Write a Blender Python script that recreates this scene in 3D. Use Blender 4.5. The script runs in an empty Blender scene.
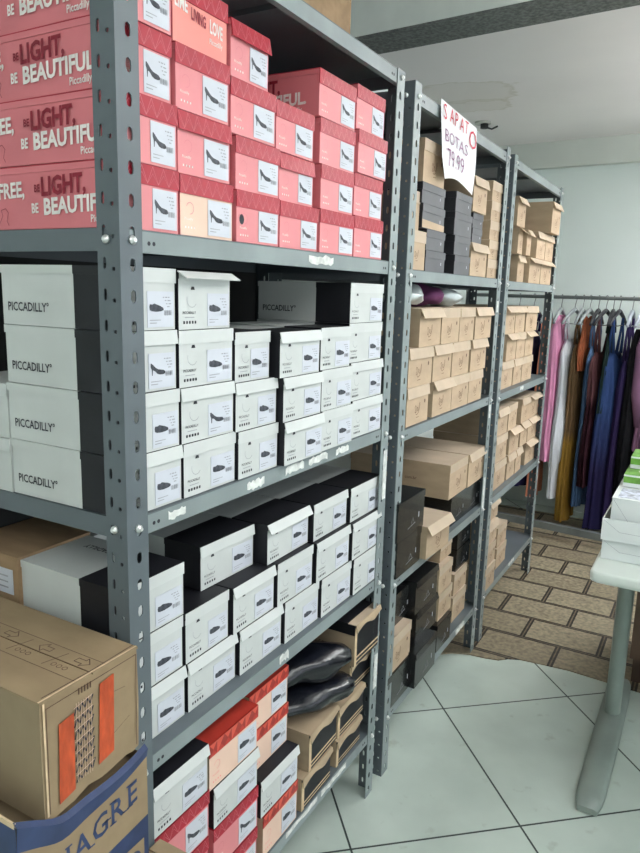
import bpy, math, random
from mathutils import Vector, Matrix
rnd = random.Random(7)
S = bpy.context.scene
COL = bpy.context.collection
PI = math.pi

# ------------------------------------------------------------------ materials
MATS = {}
def mat(name, col, rough=.6, var=.08, scale=8, stretch=(1, 1, 1), bump=0.0, metal=0.0, spec=.4, coat=0.0, emis=None, alpha=None, sheen=0.0):
    if name in MATS: return MATS[name]
    m = bpy.data.materials.new(name); m.use_nodes = True
    nt = m.node_tree; b = nt.nodes['Principled BSDF']
    tc = nt.nodes.new('ShaderNodeTexCoord'); mp = nt.nodes.new('ShaderNodeMapping')
    mp.inputs['Scale'].default_value = stretch
    nz = nt.nodes.new('ShaderNodeTexNoise'); nz.inputs['Scale'].default_value = scale; nz.inputs['Detail'].default_value = 4
    rp = nt.nodes.new('ShaderNodeValToRGB')
    lo = [max(0, c * (1 - var)) for c in col]; hi = [min(1, c * (1 + var * .7)) for c in col]
    rp.color_ramp.elements[0].position = .35; rp.color_ramp.elements[1].position = .65
    rp.color_ramp.elements[0].color = (*lo, 1); rp.color_ramp.elements[1].color = (*hi, 1)
    L = nt.links.new
    L(tc.outputs['Object'], mp.inputs[0]); L(mp.outputs[0], nz.inputs['Vector']); L(nz.outputs['Fac'], rp.inputs[0])
    L(rp.outputs[0], b.inputs['Base Color'])
    b.inputs['Roughness'].default_value = rough; b.inputs['Metallic'].default_value = metal
    b.inputs['Specular IOR Level'].default_value = spec; b.inputs['Coat Weight'].default_value = coat
    if bump:
        bp = nt.nodes.new('ShaderNodeBump'); bp.inputs['Strength'].default_value = bump; bp.inputs['Distance'].default_value = .003
        L(nz.outputs['Fac'], bp.inputs['Height']); L(bp.outputs[0], b.inputs['Normal'])
    if emis:
        b.inputs['Emission Color'].default_value = (*emis[0], 1); b.inputs['Emission Strength'].default_value = emis[1]
    MATS[name] = m
    return m

def srgb(r, g, b):
    f = lambda c: (c / 255) / 12.92 if c / 255 <= .04045 else ((c / 255 + .055) / 1.055) ** 2.4
    return (f(r), f(g), f(b))

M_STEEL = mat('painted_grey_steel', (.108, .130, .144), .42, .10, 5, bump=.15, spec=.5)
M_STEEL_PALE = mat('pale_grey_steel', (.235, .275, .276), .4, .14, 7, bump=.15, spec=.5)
M_BOLT = mat('zinc_bolt', (.75, .76, .75), .3, .1, 60, metal=.7)
M_TORN = mat('torn_paper_residue', (.72, .73, .70), .8, .2, 60)
M_WHITE = mat('white_card', (.58, .60, .585), .55, .05, 9)
M_WHITE_LID = mat('white_lid_card', (.62, .64, .625), .5, .05, 9)
M_BLACK = mat('black_card', (.012, .012, .016), .5, .3, 9, spec=.35)
M_STICK = mat('sticker_paper', (.60, .62, .68), .5, .03, 20)
M_INK = mat('black_ink', (.02, .02, .03), .6, .2, 30)
M_INKG = mat('grey_ink', (.34, .35, .38), .6, .2, 30)
M_SHOE = mat('printed_shoe_ink', (.055, .06, .075), .6, .4, 120)
M_PINK = mat('pink_card', (.72, .25, .265), .5, .06, 7)
M_PINKSIDE = mat('pink_side_card', (.70, .20, .225), .5, .05, 7)
M_CORAL = mat('coral_card', (.82, .28, .24), .5, .06, 7)
M_CREAM = mat('cream_card', (.80, .56, .44), .55, .06, 7)
M_RED = mat('crimson_lid_card', (.42, .012, .032), .42, .12, 14)
M_REDLT = mat('pale_red_zigzag_ink', (.66, .19, .22), .5, .1, 20)
M_REDDK = mat('dark_red_ink', (.27, .012, .03), .5, .1, 20)
M_ORED = mat('orange_red_lid_card', (.50, .045, .03), .45, .1, 14)
M_ORED2 = mat('light_orange_red_facet', (.72, .10, .065), .45, .1, 14)
M_ORED3 = mat('dark_orange_red_facet', (.36, .03, .022), .45, .1, 14)
M_TXTW = mat('white_ink', (.85, .78, .75), .6, .1, 60)
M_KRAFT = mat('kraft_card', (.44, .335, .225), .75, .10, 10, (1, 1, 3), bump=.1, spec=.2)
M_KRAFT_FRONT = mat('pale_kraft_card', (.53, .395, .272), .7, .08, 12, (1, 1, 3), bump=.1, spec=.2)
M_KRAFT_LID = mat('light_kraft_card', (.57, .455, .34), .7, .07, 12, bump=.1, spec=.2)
M_KRAFT_DK = mat('brown_kraft_card', (.33, .22, .13), .8, .15, 8, (1, 4, 4), bump=.2, spec=.2)
M_KRAFT_EDGE = mat('cut_kraft_edge', (.66, .50, .32), .8, .15, 40, spec=.2)
M_BROWNINK = mat('brown_ink', (.10, .05, .03), .7, .2, 30)
M_LOGO = mat('faded_brown_ink', (.20, .11, .06), .7, .2, 30)
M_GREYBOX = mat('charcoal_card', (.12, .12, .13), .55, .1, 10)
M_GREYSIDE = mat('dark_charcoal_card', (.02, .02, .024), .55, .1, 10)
M_GLOSSBLK = mat('glossy_black_card', (.012, .012, .013), .25, .3, 10, spec=.5, coat=.3, bump=.3)
M_BAG = mat('shiny_black_plastic', (.006, .007, .012), .27, .3, 24, spec=.5, coat=.15, bump=.9)
M_SILVER = mat('silver_plastic', (.55, .6, .6), .3, .3, 14, metal=.3, bump=.4)
M_PURPLE = mat('purple_cloth', (.13, .03, .10), .8, .3, 14, bump=.5)
M_BLUEPRINT = mat('blue_print_on_card', (.035, .055, .13), .6, .22, 18, (1, 1, 1), bump=.2)
M_TAPE = mat('orange_tape', (.50, .075, .022), .35, .25, 26, (1, 3, 1), bump=.3)
M_PAPER = mat('poster_paper', (.88, .87, .88), .7, .03, 20)
M_REDPEN = mat('red_marker', (.65, .04, .08), .6, .2, 90)
M_PURPEN = mat('mauve_marker', (.36, .16, .30), .6, .3, 90)
M_TABLE = mat('pale_laminate', (.66, .72, .67), .35, .03, 6)
M_TABLE_METAL = mat('grey_green_steel', (.265, .315, .285), .35, .1, 7, spec=.5)
M_WHITEPLAST = mat('white_tray_card', (.72, .76, .75), .5, .03, 8)
M_GREEN = mat('lime_green_print', (.16, .38, .06), .5, .25, 30)
M_LID_PRINT = mat('pale_pattern_print', (.55, .58, .68), .5, .45, 70)

def special_floor():
    m = bpy.data.materials.new('ceramic_tiles'); m.use_nodes = True; nt = m.node_tree; L = nt.links.new
    b = nt.nodes['Principled BSDF']; tc = nt.nodes.new('ShaderNodeTexCoord')
    sep = nt.nodes.new('ShaderNodeSeparateXYZ'); L(tc.outputs['Object'], sep.inputs[0])
    def M(op, a, c, d=None):
        n = nt.nodes.new('ShaderNodeMath'); n.operation = op
        for i, v in enumerate((a, c, d)):
            if v is None: continue
            if isinstance(v, (int, float)): n.inputs[i].default_value = v
            else: L(v, n.inputs[i])
        return n.outputs[0]
    X, Y = sep.outputs[0], sep.outputs[1]
    masks = []
    for (cx, cy, o, p) in ((.746, .666, 1.4376, .469), (-.659, .752, 1.037, .545)):
        t = M('ADD', M('MULTIPLY', X, cx), M('MULTIPLY', Y, cy))
        t = M('DIVIDE', M('SUBTRACT', t, o), p)
        t = M('ADD', t, .5)
        f = M('FRACT', t, 0)
        d = M('MULTIPLY', M('ABSOLUTE', M('SUBTRACT', f, .5), 0), p)
        masks.append(M('LESS_THAN', d, .0028))
    mask = M('MAXIMUM', masks[0], masks[1])
    nz = nt.nodes.new('ShaderNodeTexNoise'); nz.inputs['Scale'].default_value = 3.5; nz.inputs['Detail'].default_value = 6
    L(tc.outputs['Object'], nz.inputs['Vector'])
    rp = nt.nodes.new('ShaderNodeValToRGB'); e = rp.color_ramp.elements
    e[0].position = .32; e[0].color = (.47, .545, .495, 1); e[1].position = .62; e[1].color = (.57, .65, .59, 1)
    L(nz.outputs['Fac'], rp.inputs[0])
    # dark scuffs
    nz2 = nt.nodes.new('ShaderNodeTexNoise'); nz2.inputs['Scale'].default_value = 17; nz2.inputs['Detail'].default_value = 5
    L(tc.outputs['Object'], nz2.inputs['Vector'])
    rp2 = nt.nodes.new('ShaderNodeValToRGB'); e = rp2.color_ramp.elements
    e[0].position = .26; e[0].color = (.25, .2, .14, 1); e[1].position = .36; e[1].color = (1, 1, 1, 1)
    L(nz2.outputs['Fac'], rp2.inputs[0])
    mx0 = nt.nodes.new('ShaderNodeMix'); mx0.data_type = 'RGBA'; mx0.blend_type = 'MULTIPLY'; mx0.inputs[0].default_value = .25
    L(rp.outputs[0], mx0.inputs[6]); L(rp2.outputs[0], mx0.inputs[7])
    mx = nt.nodes.new('ShaderNodeMix'); mx.data_type = 'RGBA'
    L(mask, mx.inputs[0]); L(mx0.outputs[2], mx.inputs[6]); mx.inputs[7].default_value = (.035, .05, .045, 1)
    L(mx.outputs[2], b.inputs['Base Color'])
    b.inputs['Roughness'].default_value = .28; b.inputs['Specular IOR Level'].default_value = .4
    return m

def special_brick():
    m = bpy.data.materials.new('brick_pattern_vinyl'); m.use_nodes = True; nt = m.node_tree; L = nt.links.new
    b = nt.nodes['Principled BSDF']; tc = nt.nodes.new('ShaderNodeTexCoord')
    mp = nt.nodes.new('ShaderNodeMapping'); L(tc.outputs['Object'], mp.inputs[0])
    mp.inputs['Location'].default_value = (-.142, -2.272, 0)
    def brick(ms, c1, c2, mc):
        n = nt.nodes.new('ShaderNodeTexBrick'); L(mp.outputs[0], n.inputs['Vector'])
        n.inputs['Scale'].default_value = 1; n.inputs['Brick Width'].default_value = .30; n.inputs['Row Height'].default_value = .199
        n.inputs['Mortar Size'].default_value = ms; n.inputs['Mortar Smooth'].default_value = .0
        n.inputs['Color1'].default_value = c1; n.inputs['Color2'].default_value = c2; n.inputs['Mortar'].default_value = mc
        n.offset = .5
        return n
    b1 = brick(.011, (.35, .30, .215, 1), (.28, .235, .165, 1), (.032, .025, .02, 1))
    b2 = brick(.0028, (1, 1, 1, 1), (1, 1, 1, 1), (0, 0, 0, 1))
    nz = nt.nodes.new('ShaderNodeTexNoise'); nz.inputs['Scale'].default_value = 60; nz.inputs['Detail'].default_value = 6
    L(tc.outputs['Object'], nz.inputs['Vector'])
    rp = nt.nodes.new('ShaderNodeValToRGB'); e = rp.color_ramp.elements
    e[0].position = .3; e[0].color = (.6, .6, .6, 1); e[1].position = .7; e[1].color = (1.15, 1.12, 1.05, 1)
    L(nz.outputs['Fac'], rp.inputs[0])
    m0 = nt.nodes.new('ShaderNodeMix'); m0.data_type = 'RGBA'
    inv = nt.nodes.new('ShaderNodeMath'); inv.operation = 'SUBTRACT'; inv.inputs[0].default_value = 1; L(b2.outputs['Color'], inv.inputs[1])
    mul = nt.nodes.new('ShaderNodeMath'); mul.operation = 'MULTIPLY'; L(inv.outputs[0], mul.inputs[0]); mul.inputs[1].default_value = .7
    L(mul.outputs[0], m0.inputs[0]); L(b1.outputs['Color'], m0.inputs[6]); m0.inputs[7].default_value = (.22, .17, .11, 1)
    m1 = nt.nodes.new('ShaderNodeMix'); m1.data_type = 'RGBA'; m1.blend_type = 'MULTIPLY'; m1.inputs[0].default_value = 1
    L(m0.outputs[2], m1.inputs[6]); L(rp.outputs[0], m1.inputs[7]); L(m1.outputs[2], b.inputs['Base Color'])
    b.inputs['Roughness'].default_value = .6
    return m

def special_ceiling():
    m = bpy.data.materials.new('stained_ceiling_paint'); m.use_nodes = True; nt = m.node_tree; L = nt.links.new
    b = nt.nodes['Principled BSDF']; tc = nt.nodes.new('ShaderNodeTexCoord')
    nz = nt.nodes.new('ShaderNodeTexNoise'); nz.inputs['Scale'].default_value = 1.3; nz.inputs['Detail'].default_value = 5
    L(tc.outputs['Object'], nz.inputs['Vector'])
    rp = nt.nodes.new('ShaderNodeValToRGB'); e = rp.color_ramp.elements
    e[0].position = .35; e[0].color = (.80, .765, .745, 1); e[1].position = .65; e[1].color = (.85, .815, .79, 1)
    L(nz.outputs['Fac'], rp.inputs[0])
    prev = rp.outputs[0]
    for (cx, cy, sx, sy, r0) in ((-.50, 2.78, .27, .20, 1.0), (-.52, 3.02, .20, .13, 1.0)):
        mp = nt.nodes.new('ShaderNodeMapping'); mp.vector_type = 'TEXTURE'
        mp.inputs['Location'].default_value = (cx, cy, 0); mp.inputs['Scale'].default_value = (sx, sy, 1)
        L(tc.outputs['Object'], mp.inputs[0])
        n2 = nt.nodes.new('ShaderNodeTexNoise'); n2.inputs['Scale'].default_value = 2.2; n2.inputs['Detail'].default_value = 5
        L(mp.outputs[0], n2.inputs['Vector'])
        va = nt.nodes.new('ShaderNodeVectorMath'); va.operation = 'MULTIPLY_ADD'
        va.inputs[1].default_value = (.9, .9, 0); L(n2.outputs['Color'], va.inputs[0]); L(mp.outputs[0], va.inputs[2])
        sb = nt.nodes.new('ShaderNodeVectorMath'); sb.operation = 'SUBTRACT'; L(va.outputs[0], sb.inputs[0]); sb.inputs[1].default_value = (.45, .45, 0)
        mv = nt.nodes.new('ShaderNodeVectorMath'); mv.operation = 'MULTIPLY'; L(sb.outputs[0], mv.inputs[0]); mv.inputs[1].default_value = (1, 1, 0)
        ln = nt.nodes.new('ShaderNodeVectorMath'); ln.operation = 'LENGTH'; L(mv.outputs[0], ln.inputs[0])
        r = nt.nodes.new('ShaderNodeValToRGB'); el = r.color_ramp.elements
        el[0].position = 0; el[0].color = (.22, .22, .22, 1); el[1].position = 1; el[1].color = (0, 0, 0, 1)
        for p, c in ((.80, .22), (.90, .55), (.96, .12)):
            x = el.new(p); x.color = (c, c, c, 1)
        L(ln.outputs['Value'], r.inputs[0])
        mx = nt.nodes.new('ShaderNodeMix'); mx.data_type = 'RGBA'
        L(r.outputs[0], mx.inputs[0]); L(prev, mx.inputs[6]); mx.inputs[7].default_value = (.56, .52, .42, 1)
        prev = mx.outputs[2]
    L(prev, b.inputs['Base Color']); b.inputs['Roughness'].default_value = .9
    return m

# ------------------------------------------------------------------ mesh builder
class MB:
    def __init__(s): s.v = []; s.f = []; s.m = []; s.slots = []; s.T = None; s.smooth = []
    def slot(s, m):
        if m not in s.slots: s.slots.append(m)
        return s.slots.index(m)
    def pt(s, p):
        if s.T is not None: p = s.T @ Vector(p)
        s.v.append(tuple(p)); return len(s.v) - 1
    def face(s, idx, m, sm=False): s.f.append(tuple(idx)); s.m.append(s.slot(m)); s.smooth.append(sm)
    def poly(s, pts, m, sm=False): s.face([s.pt(p) for p in pts], m, sm)
    def box(s, x0, x1, y0, y1, z0, z1, m, top=None, front=None, skip=()):
        i = [s.pt(p) for p in ((x0,y0,z0),(x1,y0,z0),(x1,y1,z0),(x0,y1,z0),(x0,y0,z1),(x1,y0,z1),(x1,y1,z1),(x0,y1,z1))]
        F = {'b': (i[0],i[3],i[2],i[1]), 't': (i[4],i[5],i[6],i[7]), 'l': (i[0],i[1],i[5],i[4]), 'f': (i[1],i[2],i[6],i[5]), 'r': (i[2],i[3],i[7],i[6]), 'k': (i[3],i[0],i[4],i[7])}
        for k, q in F.items():
            if k in skip: continue
            s.face(q, top if (k == 't' and top) else front if (k == 'f' and front) else m)
    def slab(s, pts, off, m, edge=None):        # polygon extruded by the vector off
        off = Vector(off); a = [s.pt(p) for p in pts]; b = [s.pt(Vector(p) + off) for p in pts]
        s.face(b, m); s.face(a[::-1], m)
        n = len(pts)
        for i in range(n): s.face((a[i], a[(i+1) % n], b[(i+1) % n], b[i]), edge or m)
    def tube(s, path, r, m, n=8, cap=True):
        path = [Vector(p) for p in path]; rings = []; prev = None
        for i, p in enumerate(path):
            d = (path[min(i+1, len(path)-1)] - path[max(i-1, 0)]).normalized()
            if prev is None:
                up = Vector((0,0,1)) if abs(d.z) < .9 else Vector((1,0,0)); a = d.cross(up).normalized()
            else: a = (prev - d * prev.dot(d)).normalized()
            prev = a; b = d.cross(a); rr = r[i] if isinstance(r, (list, tuple)) else r
            rings.append([s.pt(p + a * math.cos(2*PI*k/n) * rr + b * math.sin(2*PI*k/n) * rr) for k in range(n)])
        for i in range(len(rings)-1):
            for k in range(n): s.face((rings[i][k], rings[i][(k+1) % n], rings[i+1][(k+1) % n], rings[i+1][k]), m, True)
        if cap: s.face(rings[0][::-1], m); s.face(rings[-1], m)
    def cyl(s, c, axis, r, h, m, n=12, rb=None):
        c = Vector(c); ax = Vector(axis).normalized(); s.tube([c, c + ax * h], [r, rb if rb is not None else r], m, n)
    def stroke(s, pts, w, m, fn):               # polyline drawn in a plane; fn maps (a,b) to space
        for (p, q) in zip(pts, pts[1:]):
            dx, dy = q[0]-p[0], q[1]-p[1]; l = math.hypot(dx, dy) or 1e-6; nx, ny = -dy/l*w/2, dx/l*w/2
            ex, ey = dx/l*w*.3, dy/l*w*.3
            s.poly([fn(p[0]-ex+nx, p[1]-ey+ny), fn(p[0]-ex-nx, p[1]-ey-ny), fn(q[0]+ex-nx, q[1]+ey-ny), fn(q[0]+ex+nx, q[1]+ey+ny)], m)
    def text(s, txt, fn, size, m, bold=0.0, xs=1.0, slant=0.0, align=0):
        V, F, W = text_geo(txt, bold)
        off = -W * xs * size * (.5 if align == 1 else 1 if align == 2 else 0)
        base = [s.pt(fn(off + (x + slant * y) * size * xs, y * size)) for x, y in V]
        for f in F: s.face([base[i] for i in f], m)
    def build(s, name, parent=None, loc=(0,0,0), rz=0.0):
        me = bpy.data.meshes.new(name); me.from_pydata(s.v, [], s.f)
        for m in s.slots: me.materials.append(m)
        for i, p in enumerate(me.polygons): p.material_index = s.m[i]; p.use_smooth = s.smooth[i]
        me.update()
        o = bpy.data.objects.new(name, me); COL.objects.link(o); o.location = loc; o.rotation_euler = (0,0,rz)
        if parent: o.parent = parent
        return o

TG = {}
def text_geo(txt, bold):
    k = (txt, bold)
    if k in TG: return TG[k]
    c = bpy.data.curves.new('lettering', 'FONT'); c.body = txt; c.size = 1.0; c.offset = bold; c.resolution_u = 2
    o = bpy.data.objects.new('lettering', c); COL.objects.link(o)
    bpy.context.view_layer.update()
    me = o.evaluated_get(bpy.context.evaluated_depsgraph_get()).to_mesh()
    V = [(v.co.x, v.co.y) for v in me.vertices]; F = [tuple(p.vertices) for p in me.polygons]
    x0 = min(v[0] for v in V); W = max(v[0] for v in V) - x0
    V = [(x - x0, y) for x, y in V]
    bpy.data.objects.remove(o); bpy.data.curves.remove(c)
    TG[k] = (V, F, W); return TG[k]

def tag(o, label, cat, group=None, kind=None):
    if label: o['label'] = label
    if cat: o['category'] = cat
    if group: o['group'] = group
    if kind: o['kind'] = kind
    return o
def empty(name, loc, rz=0.0):
    o = bpy.data.objects.new(name, None); o.empty_display_size = .05; COL.objects.link(o); o.location = loc; o.rotation_euler = (0,0,rz); return o
def struct(o): o['kind'] = 'structure'; return o

# ------------------------------------------------------------------ camera
cam = bpy.data.cameras.new('camera'); co = bpy.data.objects.new('camera', cam); COL.objects.link(co); S.camera = co
CP = Vector((.7106, -.7023, 1.3946)); yaw, pitch, roll, fpx = .5129, -.1905, .028, 697.1
fv = Vector((-math.sin(yaw)*math.cos(pitch), math.cos(yaw)*math.cos(pitch), math.sin(pitch)))
rv = Vector((math.cos(yaw), math.sin(yaw), 0)); uv = rv.cross(fv)
r2 = rv*math.cos(roll) + uv*math.sin(roll); u2 = -rv*math.sin(roll) + uv*math.cos(roll)
co.matrix_world = Matrix(((r2.x,u2.x,-fv.x,CP.x),(r2.y,u2.y,-fv.y,CP.y),(r2.z,u2.z,-fv.z,CP.z),(0,0,0,1)))
cam.sensor_fit = 'HORIZONTAL'; cam.sensor_width = 36; cam.lens = fpx/640*36; cam.clip_start = .02

# ------------------------------------------------------------------ room
CZ = 2.36
XL, XR, YN = -.78, 2.5, -2.2
YA = -.075                      # heading of the far wall
WALL = mat('wall_paint', (.76, .83, .80), .85, .03, 2)
BEAM = mat('concrete_beam_paint', (.76, .80, .76), .8, .05, 9, bump=.3)
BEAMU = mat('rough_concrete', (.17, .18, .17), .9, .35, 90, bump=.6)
fl = MB(); fl.box(XL-.1, XR+.1, YN-.1, 4.6, -.05, 0, special_floor()); struct(fl.build('floor'))
ce = MB(); ce.box(XL-.1, XR+.1, YN-.1, 4.6, CZ, CZ+.05, special_ceiling()); struct(ce.build('ceiling'))
w = MB(); w.box(XL-.1, XL, YN-.1, 4.6, 0, CZ, WALL); struct(w.build('wall_left'))
w = MB(); w.box(XL, XR, YN-.1, YN, 0, CZ, WALL); struct(w.build('wall_near'))
def farx(y): return y
w = MB()
w.T = Matrix.Translation((0, 4.055, 0)) @ Matrix.Rotation(YA, 4, 'Z')
w.box(XL-.3, XR+.3, 0, .1, 0, CZ, WALL); struct(w.build('wall_far'))
t = MB(); t.T = w.T
t.box(XL+.0, XR-.0, -.06, -.0005, 2.205, CZ-.0005, mat('far_beam_paint', (.60, .63, .58), .85, .04, 4)); struct(t.build('trim_1'))
# window wall
wy0, wy1, wz0, wz1 = -.9, 2.9, .75, 2.15
w = MB()
w.box(XR, XR+.1, YN-.1, wy0, 0, CZ, WALL); w.box(XR, XR+.1, wy1, 4.6, 0, CZ, WALL)
w.box(XR, XR+.1, wy0, wy1, 0, wz0, WALL); w.box(XR, XR+.1, wy0, wy1, wz1, CZ, WALL); struct(w.build('wall_right'))
w = MB(); FR = mat('window_frame_paint', (.7, .7, .7), .4)
for (a, b_) in ((wy0, wy0+.04), (wy1-.04, wy1), ((wy0+wy1)/2-.02, (wy0+wy1)/2+.02)): w.box(XR+.02, XR+.07, a, b_, wz0, wz1, FR)
w.box(XR+.02, XR+.07, wy0, wy1, wz0, wz0+.04, FR); w.box(XR+.02, XR+.07, wy0, wy1, wz1-.04, wz1, FR); struct(w.build('window_1'))
# beam across the aisle
b = MB(); b.T = Matrix.Translation((0, 1.652, 0)) @ Matrix.Rotation(-.082, 4, 'Z')
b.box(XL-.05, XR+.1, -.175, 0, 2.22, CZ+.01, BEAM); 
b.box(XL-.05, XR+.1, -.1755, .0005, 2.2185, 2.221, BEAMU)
o = struct(b.build('trim_2'))
# small broken lamp socket on the ceiling
r = empty('ceiling_socket', (-.585, 3.37, CZ)); tag(r, 'small dark bare lamp socket on the stained ceiling beyond the poster', 'socket')
b = MB(); b.cyl((0,0,-.012), (0,0,1), .045, .012, mat('old_white_plastic', (.5,.5,.46), .6), 16); b.build('base_plate', r)
b = MB(); b.cyl((0.01,0,-.035), (0,0,1), .022, .0225, mat('burnt_plastic', (.03,.03,.03), .6), 12)
b.tube([(.02,0,-.03),(.05,.01,-.04),(.085,.0,-.03)], .005, MATS['burnt_plastic'], 6); b.build('socket_cup', r)

# ceiling tube lamps along the aisle
UP = 4.2  # strength of the upward light added to each lamp to brighten the ceiling
def lamp(x, y, power, rz=0, sx=.25, sy=1.1):
    r = empty('ceiling_light', (x, y, CZ-.22), rz); b = MB(); b.box(-sx/2-.02, sx/2+.02, -sy/2-.02, sy/2+.02, -.05, -.004, mat('lamp_housing', (.8,.8,.8), .4)); b.build('housing', r)
    for yy in (-sy*.35, sy*.35): b = MB(); b.tube([(0,yy,-.005),(0,yy,.22)], .003, M_BOLT, 6); b.build('suspension_rod', r)
    b = MB(); b.box(-sx/2, sx/2, -sy/2, sy/2, -.058, -.0505, mat('lamp_diffuser', (.9,.9,.9), .5, emis=((.93,1,.97), 4))); b.build('diffuser', r)
    for nm, zz, rx, pw in (('tube_glow', -.065, 0, power), ('ceiling_fill', .0, PI, power*UP)):
        L = bpy.data.lights.new(nm, 'AREA'); L.shape = 'RECTANGLE'; L.size = sx if not rx else .3; L.size_y = sy; L.energy = pw; L.color = (.95, .985, 1)
        lo = bpy.data.objects.new(nm, L); COL.objects.link(lo); lo.parent = r; lo.location = (0,0,zz); lo.rotation_euler = (rx,0,0)
    return r
tag(lamp(1.30, .65, 4.3), 'long white suspended light over the near part of the aisle', 'ceiling light')
tag(lamp(1.30, 2.85, 11), 'long white suspended light over the far part of the aisle', 'ceiling light')
tag(lamp(.9, -1.35, 3.5), 'added unseen white light behind the viewer, brightening the near-facing sides', 'ceiling light')  # added fill for the faces turned toward the camera
W = bpy.data.worlds.new('daylight'); S.world = W; W.use_nodes = True
bg = W.node_tree.nodes['Background']
sky = W.node_tree.nodes.new('ShaderNodeTexSky'); sky.sky_type = 'HOSEK_WILKIE'; sky.turbidity = 8; sky.sun_direction = (-.5, -.3, .8)
mixn = W.node_tree.nodes.new('ShaderNodeMix'); mixn.data_type = 'RGBA'; mixn.inputs[0].default_value = .75
W.node_tree.links.new(sky.outputs[0], mixn.inputs[6]); mixn.inputs[7].default_value = (.9, .965, 1.03, 1)
W.node_tree.links.new(mixn.outputs[2], bg.inputs[0]); bg.inputs[1].default_value = 2.3
PL = bpy.data.lights.new('window_portal', 'AREA'); PL.shape = 'RECTANGLE'; PL.size = wz1-wz0; PL.size_y = wy1-wy0; PL.cycles.is_portal = True
po = bpy.data.objects.new('window_portal', PL); COL.objects.link(po); po.location = (XR+.06, (wy0+wy1)/2, (wz0+wz1)/2)
po.rotation_euler = (0, PI/2, 0)
S.view_settings.view_transform = 'Standard'; S.view_settings.look = 'None'; S.view_settings.gamma = 1; S.view_settings.use_curve_mapping = False
S.view_settings.exposure = 0.22

# brick-pattern vinyl over the far floor, its near edge cut unevenly
mp = MB(); BR = special_brick()
edge = [(-.77,1.66),(-.5,1.68),(-.3,1.70),(-.16,1.715),(-.11,1.745),(-.06,1.79),(0,1.815),(.06,1.822),(.11,1.835),(.14,1.865),(.18,1.885),(.26,1.895),(.36,1.905),(.5,1.895),(.65,1.885),(1.0,1.87),(2.3,1.86)]
n = len(edge)
for (x0,y0),(x1,y1) in zip(edge, edge[1:]):
    mp.poly([(x0,y0,.004),(x1,y1,.004),(x1,3.9,.004),(x0,3.9,.004)], BR)
    mp.poly([(x0,y0,.0),(x1,y1,.0),(x1,y1,.004),(x0,y0,.004)], BR)
tag(mp.build('floor_mat'), 'tan brick-pattern vinyl floor covering with uneven cut edge beyond the white tiles', 'floor covering')

# ------------------------------------------------------------------ steel racks
PW = .0425
def plate(mb, fn, a0, a1, z0, z1, cols, pitch, th, m):
    # fn(a, z, d) maps plate coordinates (d = 0 outer, th inner) into space; cols = (lo, hi, centre, ra, rz, dz)
    zc = []; z = z0
    while z + pitch < z1 - .004: zc.append(z); z += pitch
    for (lo, hi, c, ra, rz, dz) in cols:
        for z in zc:
            R = [(lo,z),((lo+hi)/2,z),(hi,z),(hi,z+pitch/2),(hi,z+pitch),((lo+hi)/2,z+pitch),(lo,z+pitch),(lo,z+pitch/2)]
            h = z+pitch/2+dz
            H = [(c-ra*.8,h-rz*.75),(c,h-rz),(c+ra*.8,h-rz*.75),(c+ra,h),(c+ra*.8,h+rz*.75),(c,h+rz),(c-ra*.8,h+rz*.75),(c-ra,h)]
            for d in (0, th):
                A = [mb.pt(fn(*p, d)) for p in R]; B = [mb.pt(fn(*p, d)) for p in H]
                for i in range(8):
                    j = (i+1) % 8; mb.face((A[i],A[j],B[j],B[i]), m)
                if d == 0: B0 = B
            for i in range(8): j = (i+1) % 8; mb.face((B0[i],B0[j],B[j],B[i]), m)
        for (za, zb) in ((z+pitch if zc else z0, z1),):
            if zb > za:
                for d in (0, th): mb.poly([fn(lo,za,d),fn(hi,za,d),fn(hi,zb,d),fn(lo,zb,d)], m)
    for a in (a0, a1): mb.poly([fn(a,z0,0),fn(a,z1,0),fn(a,z1,th),fn(a,z0,th)], m)
    mb.poly([fn(a0,z1,0),fn(a1,z1,0),fn(a1,z1,th),fn(a0,z1,th)], m)

def post(parent, xc, yc, sx, sy, H, m=M_STEEL, m2=None):
    mb = MB(); th = .002
    # flange in the front/back plane (runs along y), flange in the end plane (runs along x)
    plate(mb, lambda a, z, d: (xc + sx*d, yc + sy*a, z), 0, PW, 0, H, [(0, PW, PW*.55, .0052, .0092, 0)], .0425, th, m2 or m)
    plate(mb, lambda a, z, d: (xc + sx*a, yc + sy*d, z), th+.0001, PW, 0, H, [(th+.0001, PW*.5, PW*.30, .003, .003, -.006), (PW*.5, PW, PW*.70, .0032, .0085, .002)], .0425, th, m)
    return mb.build('post', parent)

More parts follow.
